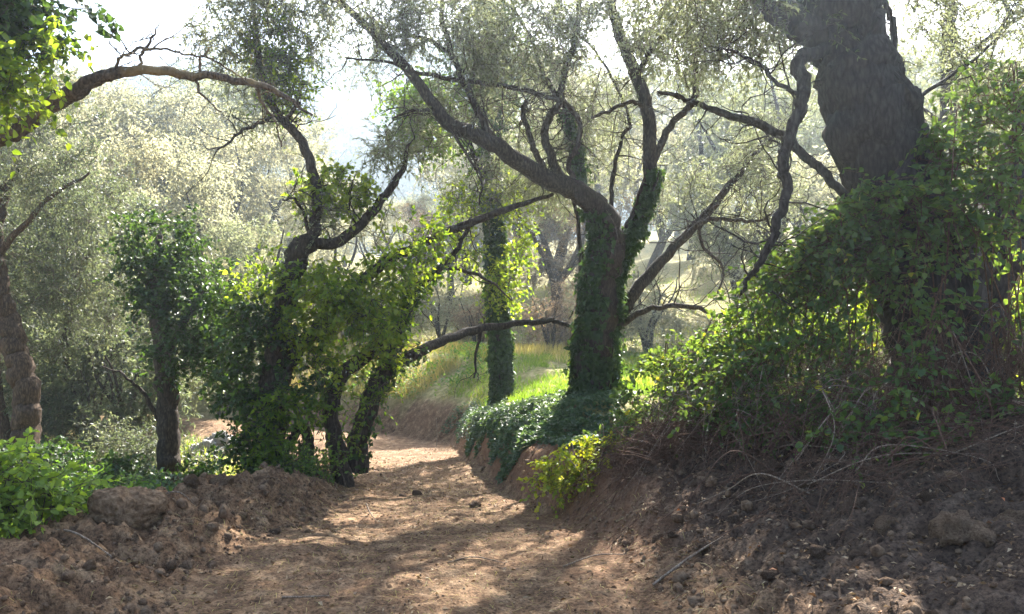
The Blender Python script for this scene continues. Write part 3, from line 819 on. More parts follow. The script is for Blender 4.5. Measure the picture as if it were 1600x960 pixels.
# leftmost tree
D = 12.5
ta_ = Tree('olive_tree', 'leftmost brown-barked olive trunk standing among weeds', P(38, 700, D), seed=43, bark='bark_red')
ta_.limb([(40, 735, D, 56), (38, 695, D, 44), (40, 640, D, 38), (36, 590, D, 37), (22, 540, D, 35), (8, 490, D, 31), (-2, 440, D, 32), (-8, 380, D, 24), (5, 310, D, 17), (30, 250, D, 12)], 'trunk', 24, 9, .12, .016, .09)
ta_.limb([(4, 480, D, 22), (-30, 420, D + .2, 20), (-60, 350, D + .3, 15), (-80, 280, D + .3, 10)])
ta_.limb([(-4, 400, D, 16), (40, 350, D - .2, 12), (90, 300, D - .3, 8), (140, 270, D - .4, 5)])
ta_.foliage([(20, 260, D, 110, 70, 1.2, 70), (120, 290, D, 80, 70, 1.0, 50), (90, 420, D + 1, 100, 80, 1.0, 60), (-60, 330, D, 80, 90, 1.0, 40), (40, 520, D + 1.2, 70, 50, .7, 24), (160, 470, D + 1.2, 60, 80, .8, 36), (60, 160, D, 80, 50, 1.0, 30)], 'olive_dark', 'olive')
D = 15.0
tz_ = Tree('sapling', 'thin sapling stem beside the leftmost brown trunk', P(8, 690, D), seed=44, bark='bark_red')
tz_.limb([(12, 700, D, 18), (4, 650, D, 15), (-4, 600, D, 13), (-2, 520, D, 10), (10, 440, D, 6)], 'trunk')
tz_.foliage([(20, 430, D, 60, 50, .6, 16)], 'olive_dark', 'olive')

# tree out of frame on the left whose bough arches across
D = 6.2
to_ = Tree('overhanging_tree', 'mossy bough arching in over the left edge of the clearing', np.array([-4.9, 6.0, -.35]), seed=51, bark='bark_moss')
a = to_.base
def px_of(p):
    return ((p[0]) * F / p[1] + CX, HY - (p[2] - CZ) * F / p[1], p[1])
x0, y0, _ = px_of(a)
to_.limb([(x0 + 5, y0 + 20, 6.0, 95), (x0, y0 - 60, 6.0, 78), (x0 - 30, y0 - 250, 6.0, 70), (x0 - 20, y0 - 420, 6.0, 64), (x0 - 60, y0 - 600, 6.0, 50), (x0 - 40, y0 - 800, 6.1, 34), (x0, y0 - 950, 6.2, 20)], 'trunk', 28, 9, .1, .015, .07)
to_.limb([(x0 - 22, y0 - 400, 6.0, 52), (-110, 262, 6.05, 46), (-40, 228, 6.1, 43), (10, 208, 6.15, 40), (50, 186, D, 36), (100, 152, D, 35), (158, 122, D, 30), (215, 110, D, 22), (300, 116, D + .1, 19), (370, 126, D + .1, 17), (440, 150, D + .2, 12), (488, 178, D + .2, 6)], 'limb', 18, 8, .16, .010)
to_.limb([(214, 108, D, 7), (224, 84, D, 6), (236, 62, D, 5), (248, 36, D, 2)], 'limb')
to_.limb([(176, 116, D, 7), (190, 92, D - .1, 6), (215, 76, D - .1, 6), (255, 78, D - .1, 5), (300, 84, D - .1, 4), (345, 98, D, 4), (400, 140, D, 3)], 'limb')
to_.limb([(312, 116, D + .1, 6), (314, 92, D + .1, 5), (326, 70, D + .1, 2)], 'limb')
to_.limb([(400, 134, D + .1, 8), (410, 165, D + .2, 6), (428, 190, D + .2, 4), (440, 230, D + .3, 3)], 'limb')
to_.limb([(90, 160, D, 9), (70, 110, D - .2, 7), (60, 70, D - .3, 5)], 'limb')
to_.limb([(300, 116, D + .1, 7), (318, 150, D + .1, 5), (345, 175, D, 3)], 'limb')
to_.foliage([(5, 15, 5.6, 60, 30, .4, 24), (-60, 50, 5.6, 50, 60, .5, 20), (95, 10, 5.8, 45, 16, .3, 4)], 'ivy', 'ivy', name='crown')
to_.foliage([(22, 120, 5.4, 38, 35, .25, 9), (-25, 110, 5.3, 35, 60, .3, 8), (60, 70, 5.5, 28, 22, .2, 5)], 'vine', 'vine', scale=.85, name='crown', tone=.8)

to_.twiglets(30, (.2, .6), .007, .05)
# big leaning tree at right
D = 7.2
tg_ = Tree('big_olive_tree', 'massive leaning old trunk rising from the brambles', P(1468, 660, D), seed=61, bark='bark_big')
trunk_g = tg_.limb([(1490, 740, D, 220), (1478, 670, D, 180), (1470, 590, D, 160), (1460, 500, D, 150), (1442, 400, D, 148), (1412, 320, D, 146), (1382, 240, D, 138), (1358, 160, D, 134), (1335, 80, D, 120), (1306, 0, D, 100), (1290, -80, D, 86), (1280, -200, D, 66), (1300, -330, D, 44)], 'trunk', 80, 18, .10, .040, .06)
tg_.limb([(1330, 110, D, 70), (1292, 66, D, 62), (1250, 36, D, 54), (1205, 4, D, 46), (1150, -50, D, 36), (1090, -120, D, 26), (1020, -180, D + .2, 16)], 'limb', 24, 8, .12, .014, .05)
tg_.limb([(1500, 560, D + .2, 120), (1538, 440, D + .25, 100), (1572, 340, D + .3, 88), (1602, 250, D + .3, 80), (1640, 150, D + .3, 70), (1690, 20, D + .4, 54), (1720, -120, D + .5, 36)], 'limb', 34, 10, .10, .022, .06)
tg_.limb([(1412, 330, D + .1, 60), (1424, 270, D + .1, 54), (1414, 215, D + .1, 44), (1402, 170, D + .1, 34), (1388, 125, D + .1, 20), (1380, 100, D + .1, 12)], 'limb', 20, 8, .3, .012, .1)
tg_.limb([(1385, 120, D + .1, 18), (1392, 90, D + .2, 15), (1396, 40, D + .2, 14), (1382, 0, D + .2, 11), (1370, -60, D + .3, 8)])
tg_.limb([(1388, 115, D + .1, 14), (1372, 70, D + .1, 13), (1370, 30, D, 11), (1372, -30, D, 8)])
tg_.limb([(1295, 76, D - .1, 26), (1262, 86, D - .2, 28), (1246, 98, D - .25, 30), (1256, 128, D - .3, 29), (1252, 168, D - .3, 27), (1234, 218, D - .3, 25), (1226, 262, D - .3, 24), (1230, 302, D - .3, 22), (1214, 350, D - .3, 20), (1200, 392, D - .3, 18), (1174, 432, D - .3, 12), (1158, 460, D - .3, 8)], 'limb', 14, 8, .2, .006)
tg_.limb([(1372, 330, D + .9, 24), (1325, 308, D + .9, 20), (1280, 262, D + 1.0, 19), (1232, 220, D + 1.1, 19), (1180, 190, D + 1.2, 18), (1130, 178, D + 1.3, 15), (1085, 160, D + 1.4, 11), (1030, 144, D + 1.5, 7)], 'limb', 12, 8, .16)
tg_.limb([(1252, 150, D - .3, 10), (1216, 132, D - .2, 9), (1180, 96, D, 7), (1140, 78, D + .1, 5), (1100, 80, D + .2, 3)])
tg_.limb([(1400, 190, D + .1, 12), (1440, 150, D + .3, 9), (1500, 110, D + .4, 7), (1560, 60, D + .5, 5)])
tg_.foliage([(1200, 60, D + .5, 90, 60, .8, 26), (1130, 20, D + .3, 90, 50, .8, 24), (1420, 20, D + .4, 60, 40, .6, 10), (1540, 40, D + .6, 70, 60, .6, 16), (1560, 120, D + .8, 60, 50, .6, 14),
             ('w', (2.9, 9.8, 5.5), (1.5, 1.3, .8), 46), ('w', (1.6, 9.0, 6.0), (1.2, 1.2, .7), 26), ('w', (4.3, 10.4, 5.3), (1.3, 1.2, .7), 40), (1150, -120, D, 200, 90, 1.4, 40), (1350, -260, D, 260, 120, 1.6, 60), (1600, -150, D, 180, 100, 1.4, 40), (1000, -220, D, 140, 70, 1.2, 36)], 'olive', 'olive')  # world clusters added to shade the track and the right-hand slope

tg_.twiglets(80, (.3, 1.0), thin=.05)

# straight trunk further back at right
D = 13.5
th_ = Tree('olive_tree', 'straight grey trunk behind the massive leaning tree at top right', P(1478, 560, D), seed=67)
th_.limb([(1472, 570, D, 34), (1476, 480, D, 28), (1478, 380, D, 26), (1474, 280, D, 25), (1480, 200, D, 24), (1482, 120, D, 22), (1484, 40, D, 20), (1490, -40, D, 16), (1500, -150, D, 10)], 'trunk', 16, 8, .1, .01)
th_.limb([(1482, 130, D, 12), (1520, 80, D, 11), (1560, 50, D, 10), (1600, 25, D, 8), (1650, 0, D, 5)])
th_.limb([(1480, 200, D, 10), (1440, 170, D + .2, 7), (1410, 160, D + .3, 5)])
th_.limb([(1560, 50, D, 10), (1575, 20, D, 10), (1560, -20, D, 8)])
th_.foliage([(1540, 100, D, 70, 60, 1.0, 26), (1430, 30, D, 50, 40, .8, 8), (1580, 200, D, 60, 60, .8, 26), (1500, 240, D, 50, 50, .8, 20), (1590, 30, D, 60, 50, .8, 18), (1500, -120, D, 160, 80, 1.4, 40)], 'olive', 'olive')

# ------------------------------------------------------------------ olive groves behind: five kinds of crown, copied
def grove_tree(seed, leaf, height, spread, nh, per, density, bark='bark'):
    rg = rng_(seed)
    root = bpy.data.objects.new('olive_tree', None); root.empty_display_size = .2
    parts = []
    nodes = []
    def part(name, pts, rads, sides):
        c = catmull(np.column_stack([pts, rads]), 6)
        acc = Acc(); tube(acc, c[:, :3], np.maximum(c[:, 3], .008), sides, .14, 0, seed + len(parts), .04)
        parts.append(acc.build(name, M[bark], root, smooth=True)); nodes.append(c[:, :3])
    fork = height * rg.uniform(.22, .32)
    lean = rg.normal(0, .25, 2)
    p0 = np.array([[0, 0, -.3], [0, 0, .1], [lean[0] * .4, lean[1] * .4, fork * .5], [lean[0], lean[1], fork]])
    part('trunk', p0, [.26, .2, .17, .15], 14)
    top = p0[-1]
    for k in range(4):
        a = k * PI / 2 + rg.uniform(-.5, .5)
        r_ = spread * rg.uniform(.45, .75)
        q = np.array([top, top + [math.cos(a) * r_ * .35, math.sin(a) * r_ * .35, height * .16], top + [math.cos(a + .3) * r_ * .7, math.sin(a + .3) * r_ * .7, height * .36], top + [math.cos(a + .2) * r_, math.sin(a + .2) * r_, height * rg.uniform(.45, .6)]])
        q[1:] += rg.normal(0, .12, (3, 3))
        part('limb', q, [.12, .085, .055, .02], 9)
    hubs = []
    for k in range(15):
        a = rg.uniform(0, 2 * PI); rr = spread * rg.uniform(.15, .8); hz = height * rg.uniform(.38, .92)
        rr *= .55 + .6 * math.sin(min(1, (hz / height)) * PI * .8)
        hubs.append(ellipsoid(rg, (math.cos(a) * rr, math.sin(a) * rr, hz), (spread * .30, spread * .30, height * .085), nh // 15, .1))
    hubs = np.vstack(hubs)
    la, ta = Acc(), Acc()
    connect(np.vstack(nodes)[::2], hubs, ta, rg, .018, .006, 3)
    sprays(la, ta, hubs, 'olive_far', rg, per, 1.0, density)
    parts.append(la.build('crown', M[leaf], root)); parts.append(ta.build('twigs', M['twig'], root))
    return root, parts
protos = [grove_tree(101, "olive", 6.3, 2.7, 230, 9, 1.0), grove_tree(102, "olive_pale", 6.8, 2.9, 220, 9, 1.0), grove_tree(103, "olive_dark", 6.0, 2.8, 240, 9, 1.0),
                    grove_tree(104, "olive_pale", 5.6, 2.6, 190, 8, 1.0), grove_tree(105, "dry", 5.0, 2.8, 230, 9, .6, "bark_red")]
used = [False] * len(protos)
def place(k, px, d, s, label, group=None, rot=None, seed=[0]):
    seed[0] += 1
    rg = rng_(500 + seed[0])
    x = (px - CX) / F * d
    z = G(x, d) - .05
    root, parts = protos[k]
    if used[k]:
        r2 = root.copy()
        COL.objects.link(r2)
        for p in parts:
            c = p.copy(); COL.objects.link(c); c.parent = r2
        root = r2
    else:
        COL.objects.link(root); used[k] = True
    root.location = (x, d, z)
    root.rotation_euler = (0, 0, rg.uniform(0, 2 * PI) if rot is None else rot)
    root.scale = (s, s, s * rg.uniform(.93, 1.08))
    tag(root, label, 'tree', group)
GL = 'olive trees on the slope beyond the clearing'
place(2, 150, 16.5, 1.0, 'dark olive filling the space between the leftmost trunk and the small evergreen', GL)
place(2, -60, 19, 1.15, 'dark olive at the left edge, behind the leftmost brown trunk', GL)
place(0, 350, 24, 1.0, 'grey olive directly behind the creeper-laden tree', GL)
place(0, 60, 26, 1.25, 'tall grey olive above the leftmost trunk, under the arching bough', GL)
place(1, 245, 25, 1.2, 'sunlit pale olive above the small dark evergreen', GL)
place(1, 400, 33, 1.3, 'sunlit pale olive between the evergreen and the bare upper limbs', GL)
place(3, 515, 31, .9, 'low pale olive seen in the gap left of the slim ivy column', GL)
place(3, 705, 40, 1.0, 'pale olive beyond the bend of the track', GL)
place(4, 640, 38, .95, 'brownish twiggy olive on the slope past the bend of the track', GL)
place(4, 870, 31, 1.3, 'bare brownish olive between the slim ivy column and the forked olive', GL)
place(1, 1010, 42, 1.5, 'pale sunlit olive behind the forked olive', GL)
place(0, 1215, 26, 1.35, 'grey olive left of the massive leaning trunk', GL)
place(3, 1330, 19, .95, 'pale olive just behind the bramble hump', GL)
place(0, 1560, 19, 1.0, 'grey olive behind the brambles at the right edge', GL)
place(1, 955, 34, 1.7, 'tall pale olive behind the right limb of the forked olive', GL)
place(0, 1165, 32, 1.6, 'tall grey olive between the forked olive and the massive leaning trunk', GL)
place(1, 868, 47, 1.9, 'tall pale olive behind the left limb of the forked olive', GL)
FAR = 'distant olives on the upper hillside'
rg = rng_(77)
for (px, d, s) in [(-120, 34, 1.2), (0, 38, 1.2), (90, 36, 1.25), (175, 33, 1.2), (300, 36, 1.25), (365, 40, 1.25), (440, 37, 1.1), (140, 46, 1.3), (260, 47, 1.3), (380, 52, 1.3), (30, 50, 1.3),
                   (500, 44, .9), (590, 46, .85), (650, 46, .9), (540, 62, 1.0), (640, 64, 1.0), (730, 48, 1.0), (790, 44, 1.1), (760, 62, 1.1), (850, 52, 1.1), (935, 50, 1.1), (1080, 54, 1.1),
                   (1270, 40, 1.15), (1300, 52, 1.2), (1180, 66, 1.2), (1400, 36, 1.2), (1470, 44, 1.2), (1560, 38, 1.2), (1650, 32, 1.1), (880, 70, 1.3), (1060, 72, 1.3)]:
    place(int(rg.choice([0, 1, 1, 3])), px, d, s * (1.2 if px < 470 else 1.0 if px < 690 else 1.45), 'distant olive tree in the hazy grove on the far slope', FAR)

# understorey shrubs: foliage from the ground up
def shrub_proto(seed, leaf, height, spread, nh, per, density):
    rg = rng_(seed)
    root = bpy.data.objects.new('shrub', None); root.empty_display_size = .2
    parts = []; nodes = []
    acc = Acc()
    for k in range(7):
        a = k * .9 + rg.uniform(-.3, .3); r_ = spread * rg.uniform(.3, .8)
        q = catmull(np.array([[0, 0, -.1], [math.cos(a) * r_ * .3, math.sin(a) * r_ * .3, height * .3], [math.cos(a + .3) * r_ * .7, math.sin(a + .3) * r_ * .7, height * .6], [math.cos(a) * r_, math.sin(a) * r_, height * rg.uniform(.7, .95)]]) + rg.normal(0, .05, (4, 3)), 6)
        ac = Acc(); tube(ac, q, np.linspace(.045, .012, len(q)), 7, .15, 0, seed + k)
        parts.append(ac.build('stem', M['bark'], root, smooth=True)); nodes.append(q)
    hubs = np.vstack([ellipsoid(rg, (rg.normal(0, spread * .45), rg.normal(0, spread * .45), height * rg.uniform(.25, .8)), (spread * .45, spread * .45, height * .22), nh // 7) for k in range(7)])
    la = Acc(); ta = Acc()
    connect(np.vstack(nodes)[::2], hubs, ta, rg, .010, .004, 3)
    sprays(la, ta, hubs, 'olive_far', rg, per, .8, density)
    parts.append(la.build('leaves', M[leaf], root)); t_ = ta.build('twigs', M['twig'], root); t_['kind'] = 'stuff'; parts.append(t_)
    return root, parts
n0 = len(protos)
protos += [shrub_proto(111, 'olive_dark', 2.4, 1.3, 120, 8, .9), shrub_proto(112, 'olive_pale', 2.6, 1.4, 110, 8, .9), shrub_proto(113, 'dry', 2.2, 1.4, 110, 8, .6)]
used += [False] * 3
US = 'understorey shrubs among the olives'
for k, px, d, s, lab in [(0, 135, 16.0, .95, 'dark shrub between the leftmost trunk and the small evergreen'), (0, 195, 15.8, 1.15, 'dark shrub just left of the evergreen trunk'), (0, -40, 17.5, 1.2, 'dark shrub at the left edge behind the leftmost trunk'), 
                         (1, 60, 21, 1.3, 'pale shrub on the lower ground behind the leftmost trunk'), (1, 285, 29, 1.4, 'pale shrub past the evergreen trunk'), (1, 450, 30, 1.3, 'pale shrub behind the creeper-laden trunk'),
                         (1, 560, 27, 1.0, 'pale shrub seen between the twin stems and the creeper-laden tree'), (1, 690, 28.5, 1.1, 'pale shrub on top of the grassy slope past the bend'), (2, 745, 27, .9, 'brownish shrub left of the slim ivy column'), (1, 625, 30, 1.25, 'pale shrub above the yellow grass'),
                         (2, 860, 24.5, 1.0, 'brownish shrub between the slim ivy column and the forked olive'), (1, 1010, 25, 1.2, 'pale shrub just right of the forked olive trunk'), (1, 1135, 44, 1.6, 'pale hazy shrub behind the hanging branch'), (1, 1240, 21, 1.2, 'pale shrub right behind the bramble hump'), (0, 1590, 13, 1.1, 'dark shrub at the right edge behind the massive trunk')]:
    place(n0 + k, px, d, s, lab, US)
    r_ = [o for o in COL.objects if o.get('label') == lab][0]; r_['category'] = 'shrub'

# ------------------------------------------------------------------ ivy on trunks and limbs
def ivy(label, host, runs, leaf='ivy', seed=1, L=.06, name='ivy', kind='ivy', base=None):
    """runs: (path, radii, t0, t1, leaves per metre, mask(s,theta)->bool or None, thickness m)"""
    rg = rng_(seed)
    p0 = runs[0][0][0] if base is None else base
    root = empty(name, p0, label, 'ivy', 'ivy and creepers on the trunks')
    la = Acc(); sa = Acc()
    for (p, r, t0, t1, dens, mask, thick) in runs:
        seg = np.linalg.norm(np.diff(p, axis=0), axis=1); s = np.concatenate([[0], np.cumsum(seg)])
        n = int(dens * s[-1] * (t1 - t0))
        ss = rg.uniform(t0, t1, n) * s[-1]
        t, u, w = frames(p)
        c = np.stack([np.interp(ss, s, p[:, k]) for k in range(3)], 1)
        uu = unit(np.stack([np.interp(ss, s, u[:, k]) for k in range(3)], 1)); ww = unit(np.stack([np.interp(ss, s, w[:, k]) for k in range(3)], 1))
        rr = np.interp(ss, s, r)
        th = rg.uniform(0, 2 * PI, n)
        rad = uu * np.cos(th)[:, None] + ww * np.sin(th)[:, None]
        keep = np.ones(n, bool)
        if mask is not None:
            keep = mask(ss / s[-1], rad)
        patch = fbm(ss * 2.3, th * .9, 3, seed)
        keep &= patch > -.17
        off = np.abs(rg.normal(0, 1, n)) * thick * (1 + 2.2 * np.maximum(0, fbm(ss * 1.3 + 5, th * .8, 2, seed + 4)))
        pos = c + rad * (rr * 1.02 + .01 + off)[:, None]
        pos, rad = pos[keep], rad[keep]
        m = len(pos)
        dr = rg.normal(0, .5, (m, 3)); dr[:, 2] -= .8; dr += rad * .35
        nr = rad * 1.0 + rg.normal(0, .42, (m, 3)) + np.array([0, 0, .35])
        Ls = L * rg.uniform(.45, 1.4, m)
        rn = np.clip(.25 + .75 * (patch[keep] + .2) + rg.uniform(-.2, .35, m), 0, 1)
        leaves(la, pos, dr, nr, Ls, Ls * rg.uniform(.8, 1.05, m), kind, rn, rg)
        hs = rg.integers(int(t0 * (len(p) - 1)), max(1, int(t1 * (len(p) - 1))), int(dens * s[-1] * (t1 - t0) / 160))
        aa = rg.uniform(0, 2 * PI, len(hs)); rr2 = u[hs] * np.cos(aa)[:, None] + w[hs] * np.sin(aa)[:, None]
        ok2 = mask(hs / (len(p) - 1), rr2) if mask is not None else np.ones(len(hs), bool)
        sprays(la, sa, (p[hs] + rr2 * (r[hs] * 1.1)[:, None])[ok2], 'ivy', rg, 2, .9, .8)      # loose shoots
        for k in range(4):                       # woody stems winding up
            ks = np.linspace(t0, t1, 26) * s[-1]
            tt = k * 1.6 + ks * .7 + np.sin(ks * 1.7 + k) * .5
            cc = np.stack([np.interp(ks, s, p[:, q]) for q in range(3)], 1)
            u2 = unit(np.stack([np.interp(ks, s, u[:, q]) for q in range(3)], 1)); w2 = unit(np.stack([np.interp(ks, s, w[:, q]) for q in range(3)], 1))
            pp = cc + (u2 * np.cos(tt)[:, None] + w2 * np.sin(tt)[:, None]) * (np.interp(ks, s, r) * 1.02 + .004)[:, None]
            tube(sa, pp, np.linspace(.012, .004, 26), 5, .1, 0, seed + k)
    la.build('leaves', M[leaf], root, p0)
    sa.build('stem', M['twig'], root, p0, smooth=True)
    return root
front = lambda s, rad: ~((s > .62) & (rad[:, 1] < -.1) & (rad[:, 0] > -.2) & (rad[:, 0] < .8)) & ~((s > .36) & (rad[:, 1] < -.3) & (rad[:, 0] > .15) & (rad[:, 0] < .7))
ivy('dark ivy sheathing the trunk of the large forked olive', tc_, [(*trunk_c, .02, 1.0, 3300, front, .04), (*limb_l, .08, .24, 1300, lambda s, rad: rad[:, 0] < .1, .02), (*limb_r, .0, .30, 1800, lambda s, rad: rad[:, 0] > -.5, .02), (tc_.paths[9][0], tc_.paths[9][1], 0, .45, 700, None, .02)], 'ivy', 3, .068)
ivy('dense ivy column sheathing the slim tree at the bend', ts_, [(*trunk_s, .02, .66, 3000, None, .026), (*trunk_s, .6, 1.0, 1900, None, .11)], 'ivy', 4, .085)
ivy('ivy creeping over the twin stems of the leaning tree', tw_, [(*tw1, .0, .8, 160, lambda s, rad: rad[:, 0] < .0, .03), (*tw2, .0, .42, 260, lambda s, rad: rad[:, 0] > -.3, .035), (*tw3, .0, .7, 380, None, .04)], 'ivy', 5, .055)

# leafy creepers (bigger, brighter, hanging foliage)
def creeper(label, host, clusters, leaf, kind, seed, name='creeper', paths=None, **kw):
    t = Tree(name, label, host.base + np.array([.12, -.12, 0]), 'creeper', 'ivy and creepers on the trunks', seed)
    t.nodes = [p for p, r in (paths or host.paths)]
    t.foliage(clusters, leaf, kind, name='leaves', **kw)
    return t
D = 9.3
creeper('dense dark green creeper hanging in a curtain round the creeper-laden trunk', tv_, [(395, 500, D - .1, 48, 42, .35, 20), (372, 600, D - .1, 30, 70, .3, 19), (405, 650, D - .15, 30, 60, .3, 18), (390, 715, D - .2, 30, 40, .3, 15), (470, 590, D - .1, 40, 45, .3, 6), (440, 560, D - .1, 35, 45, .3, 4), (350, 470, D, 35, 35, .3, 7), (455, 710, D - .1, 22, 40, .25, 7)], 'ivy', 'ivy', 71, per=7)
creeper('bright green creeper foliage draped along the long low bough', tv_, [(500, 290, D + .2, 40, 25, .3, 8), (440, 445, D, 55, 28, .35, 18), (520, 450, D, 55, 36, .35, 30), (575, 495, D, 50, 34, .35, 22), (620, 420, D + .2, 55, 32, .3, 18), (490, 505, D, 50, 30, .3, 16), (540, 300, D + .2, 45, 28, .3, 12), (600, 540, D + .1, 30, 25, .3, 6), (650, 370, D + .3, 45, 22, .3, 7), (480, 560, D, 35, 25, .3, 7)], 'vine', 'vine', 73, tone=.75, per=6)
creeper('pale-flecked leafy creeper at the foot of the creeper-laden tree', tv_, [(430, 640, D - .35, 35, 35, .2, 9), (412, 700, D - .4, 30, 35, .2, 10), (470, 640, D - .3, 20, 25, .2, 5)], 'vine', 'ivy', 75, tone=.4)
creeper('small bright leaves clothing the twin stems of the leaning tree', tw_, [(600, 500, 9.7, 40, 35, .3, 10), (580, 610, 9.6, 22, 35, .2, 6), (500, 610, 9.5, 18, 45, .2, 7), (640, 480, 9.8, 30, 30, .25, 8), (545, 680, 9.6, 16, 35, .2, 4)], 'vine', 'small', 77, scale=1.2)
creeper('yellow-green sprays hanging from the slim ivy column', ts_, [(785, 300, 15.2, 45, 30, .4, 10), (800, 400, 15.2, 30, 50, .4, 10), (720, 320, 15.1, 40, 35, .4, 10), (775, 460, 15.1, 30, 40, .3, 9), (725, 400, 15.1, 35, 35, .4, 7), (815, 345, 15.2, 25, 35, .3, 6)], 'vine', 'vine', 79, scale=1.2, tone=.85)
creeper('yellow-green creeper climbing the bare upper limb at left', tv_, [(440, 110, 9.3, 35, 50, .3, 14), (420, 60, 9.3, 30, 40, .3, 10), (462, 150, 9.3, 28, 25, .25, 8)], 'vine', 'small', 81, scale=1.3, tone=.7)
creeper('green foliage behind the forked limb in mid sky', ts_, [(640, 150, 14.8, 45, 45, .5, 20), (690, 180, 15.0, 50, 60, .5, 24), (660, 220, 14.8, 40, 40, .4, 10)], 'vine', 'vine', 83, scale=1.2, tone=.2)

# ------------------------------------------------------------------ brambles
def bramble(label, base, clusters, seed, leaf='bramble', ncanes=14, cane='cane_red', scale=1.0, tone=None, per=None, name='bramble_bush'):
    b = np.array([base[0], base[1], G(base[0], base[1])])
    t = Tree(name, label, b, 'bramble', 'brambles on the right-hand bank', seed)
    rg = t.rng
    for k in range(ncanes):
        c = clusters[k % len(clusters)]
        e = ellipsoid(rg, P(c[0], c[1], c[2]), (c[3] * c[2] / F * .8, c[5] * .8, c[4] * c[2] / F * .8), 1)[0]
        s0 = np.array([e[0] * .55 + b[0] * .45 + rg.normal(0, .3), e[1] * .5 + b[1] * .5 + rg.normal(0, .2), 0]); s0[2] = G(s0[0], s0[1]) - .03
        top = (s0 + e) / 2; top[2] = max(s0[2], e[2]) + rg.uniform(.0, .25)
        end = e + np.array([rg.normal(0, .2), rg.normal(-.1, .15), -rg.uniform(.05, .3)])
        pts = catmull(np.array([s0, s0 * .6 + top * .4 + rg.normal(0, .06, 3), top * .5 + e * .5 + [0, 0, .1], e, end]), 5)
        acc = Acc(); tube(acc, pts, np.linspace(.008, .003, len(pts)), 5, .15, 0, seed + k)
        acc.build('cane', M[cane], t.root, t.base, smooth=True)
        t.nodes.append(pts)
    t.foliage(clusters, leaf, 'bramble', 'cane_red', per, scale, 1.0, True, .006, name='leaves', tone=tone)
    return t
bramble('low bramble spilling down the bank beside the forked olive', (1.5, 7.9), [(1010, 645, 8.2, 45, 35, .35, 14), (1075, 595, 7.8, 55, 40, .35, 20), (1130, 545, 7.6, 50, 35, .35, 17), (1060, 575, 8.3, 50, 30, .35, 12), (985, 700, 7.7, 40, 30, .3, 10)], 87, tone=.6)
bramble('big humped bramble thicket in front of the massive leaning trunk', (2.7, 7.0), [(1190, 505, 7.4, 60, 50, .35, 20), (1175, 590, 7.0, 65, 40, .3, 20), (1265, 430, 7.1, 68, 55, .35, 36), (1290, 550, 6.9, 70, 50, .3, 17), (1335, 360, 6.8, 60, 45, .3, 36), (1300, 400, 7.0, 60, 45, .3, 16), (1365, 430, 6.6, 35, 50, .25, 8), (1300, 630, 6.5, 80, 30, .25, 14), (1210, 650, 6.6, 70, 25, .25, 12), (1120, 660, 6.9, 50, 25, .25, 8), (1390, 325, 6.5, 40, 28, .25, 11)], 89, ncanes=24, scale=1.1)
bramble('bramble climbing over the foot of the massive leaning trunk at right', (3.6, 6.1), [(1450, 460, 6.2, 45, 70, .2, 6), (1450, 370, 6.3, 30, 35, .2, 4), (1500, 340, 6.4, 50, 60, .25, 15), (1485, 240, 6.6, 40, 50, .25, 12), (1530, 230, 6.6, 50, 70, .25, 17), (1575, 300, 6.4, 40, 60, .25, 12), (1565, 150, 6.8, 40, 50, .25, 9), (1585, 480, 6.6, 35, 70, .3, 9), (1440, 570, 5.9, 50, 50, .15, 4), (1420, 640, 5.8, 40, 30, .15, 3), (1340, 680, 5.7, 60, 25, .2, 6), (1480, 690, 5.6, 60, 30, .2, 6), (1560, 640, 5.8, 40, 40, .2, 5)], 91, ncanes=22, tone=.4, per=5, scale=1.15)
bramble('backlit bramble filling the gap behind the thicket, far side', (2.7, 9.0), [(1200, 540, 8.6, 80, 50, .4, 18), (1320, 530, 8.4, 80, 60, .4, 22), (1120, 590, 9.0, 60, 35, .35, 12), (1590, 500, 8.2, 50, 80, .4, 18)], 93, 'vine', 10, tone=.85)
bramble('yellow-green shrub at the foot of the bank beside the track', (.75, 7.75), [(900, 730, 7.4, 50, 25, .2, 22), (960, 750, 7.2, 45, 28, .2, 16), (870, 745, 7.4, 35, 16, .18, 10), (940, 705, 7.6, 55, 22, .25, 14)], 95, 'yellow', 8, 'cane', .62, tone=.6, per=5, name='shrub')

def dead_canes(label, centre_px, spread, n, seed, length=(.5, 1.5), rise=.45, mats=('cane', 'cane_red'), fine=120):
    rg = rng_(seed)
    px, py, d = centre_px
    x0 = (px - CX) / F * d
    root = empty('dead_canes', (x0, d, G(x0, d)), label, 'canes', 'dead bramble canes on the right-hand bank')
    base = np.array([x0, d, G(x0, d)])
    def arc(k):
        x = x0 + rg.uniform(-1, 1) * spread[0]; y = d + rg.uniform(-1, 1) * spread[1]
        a = rg.uniform(0, 2 * PI); Lc = rg.uniform(*length)
        e = np.array([x + math.cos(a) * Lc, y + math.sin(a) * Lc * .6, 0]); e[2] = G(e[0], e[1]) + rg.uniform(-.02, .12)
        s_ = np.array([x, y, G(x, y) + rg.uniform(-.03, .25)])
        m1 = s_ * .65 + e * .35 + [rg.normal(0, .1), rg.normal(0, .08), rise * rg.uniform(.3, 1.1)]
        m2 = s_ * .3 + e * .7 + [rg.normal(0, .1), rg.normal(0, .08), rise * rg.uniform(.1, .7)]
        return np.array([s_, m1, m2, e])
    nodes = []
    for k in range(n):
        p = catmull(arc(k), 6)
        acc = Acc(); tube(acc, p, np.linspace(.0055, .0015, len(p)) * rg.uniform(.45, 1.25), 5, .2, 0, seed + k)
        acc.build('cane', M[mats[k % len(mats)]], root, base, smooth=True)
    acc = Acc()
    pts = np.array([catmull(arc(k), 3) for k in range(fine)])
    tubes_batch(acc, pts, np.repeat(np.linspace(.0035, .0015, pts.shape[1])[None], fine, 0), 3)
    o = acc.build('twigs', M[mats[-1]], root, base); o['kind'] = 'stuff'
    return root
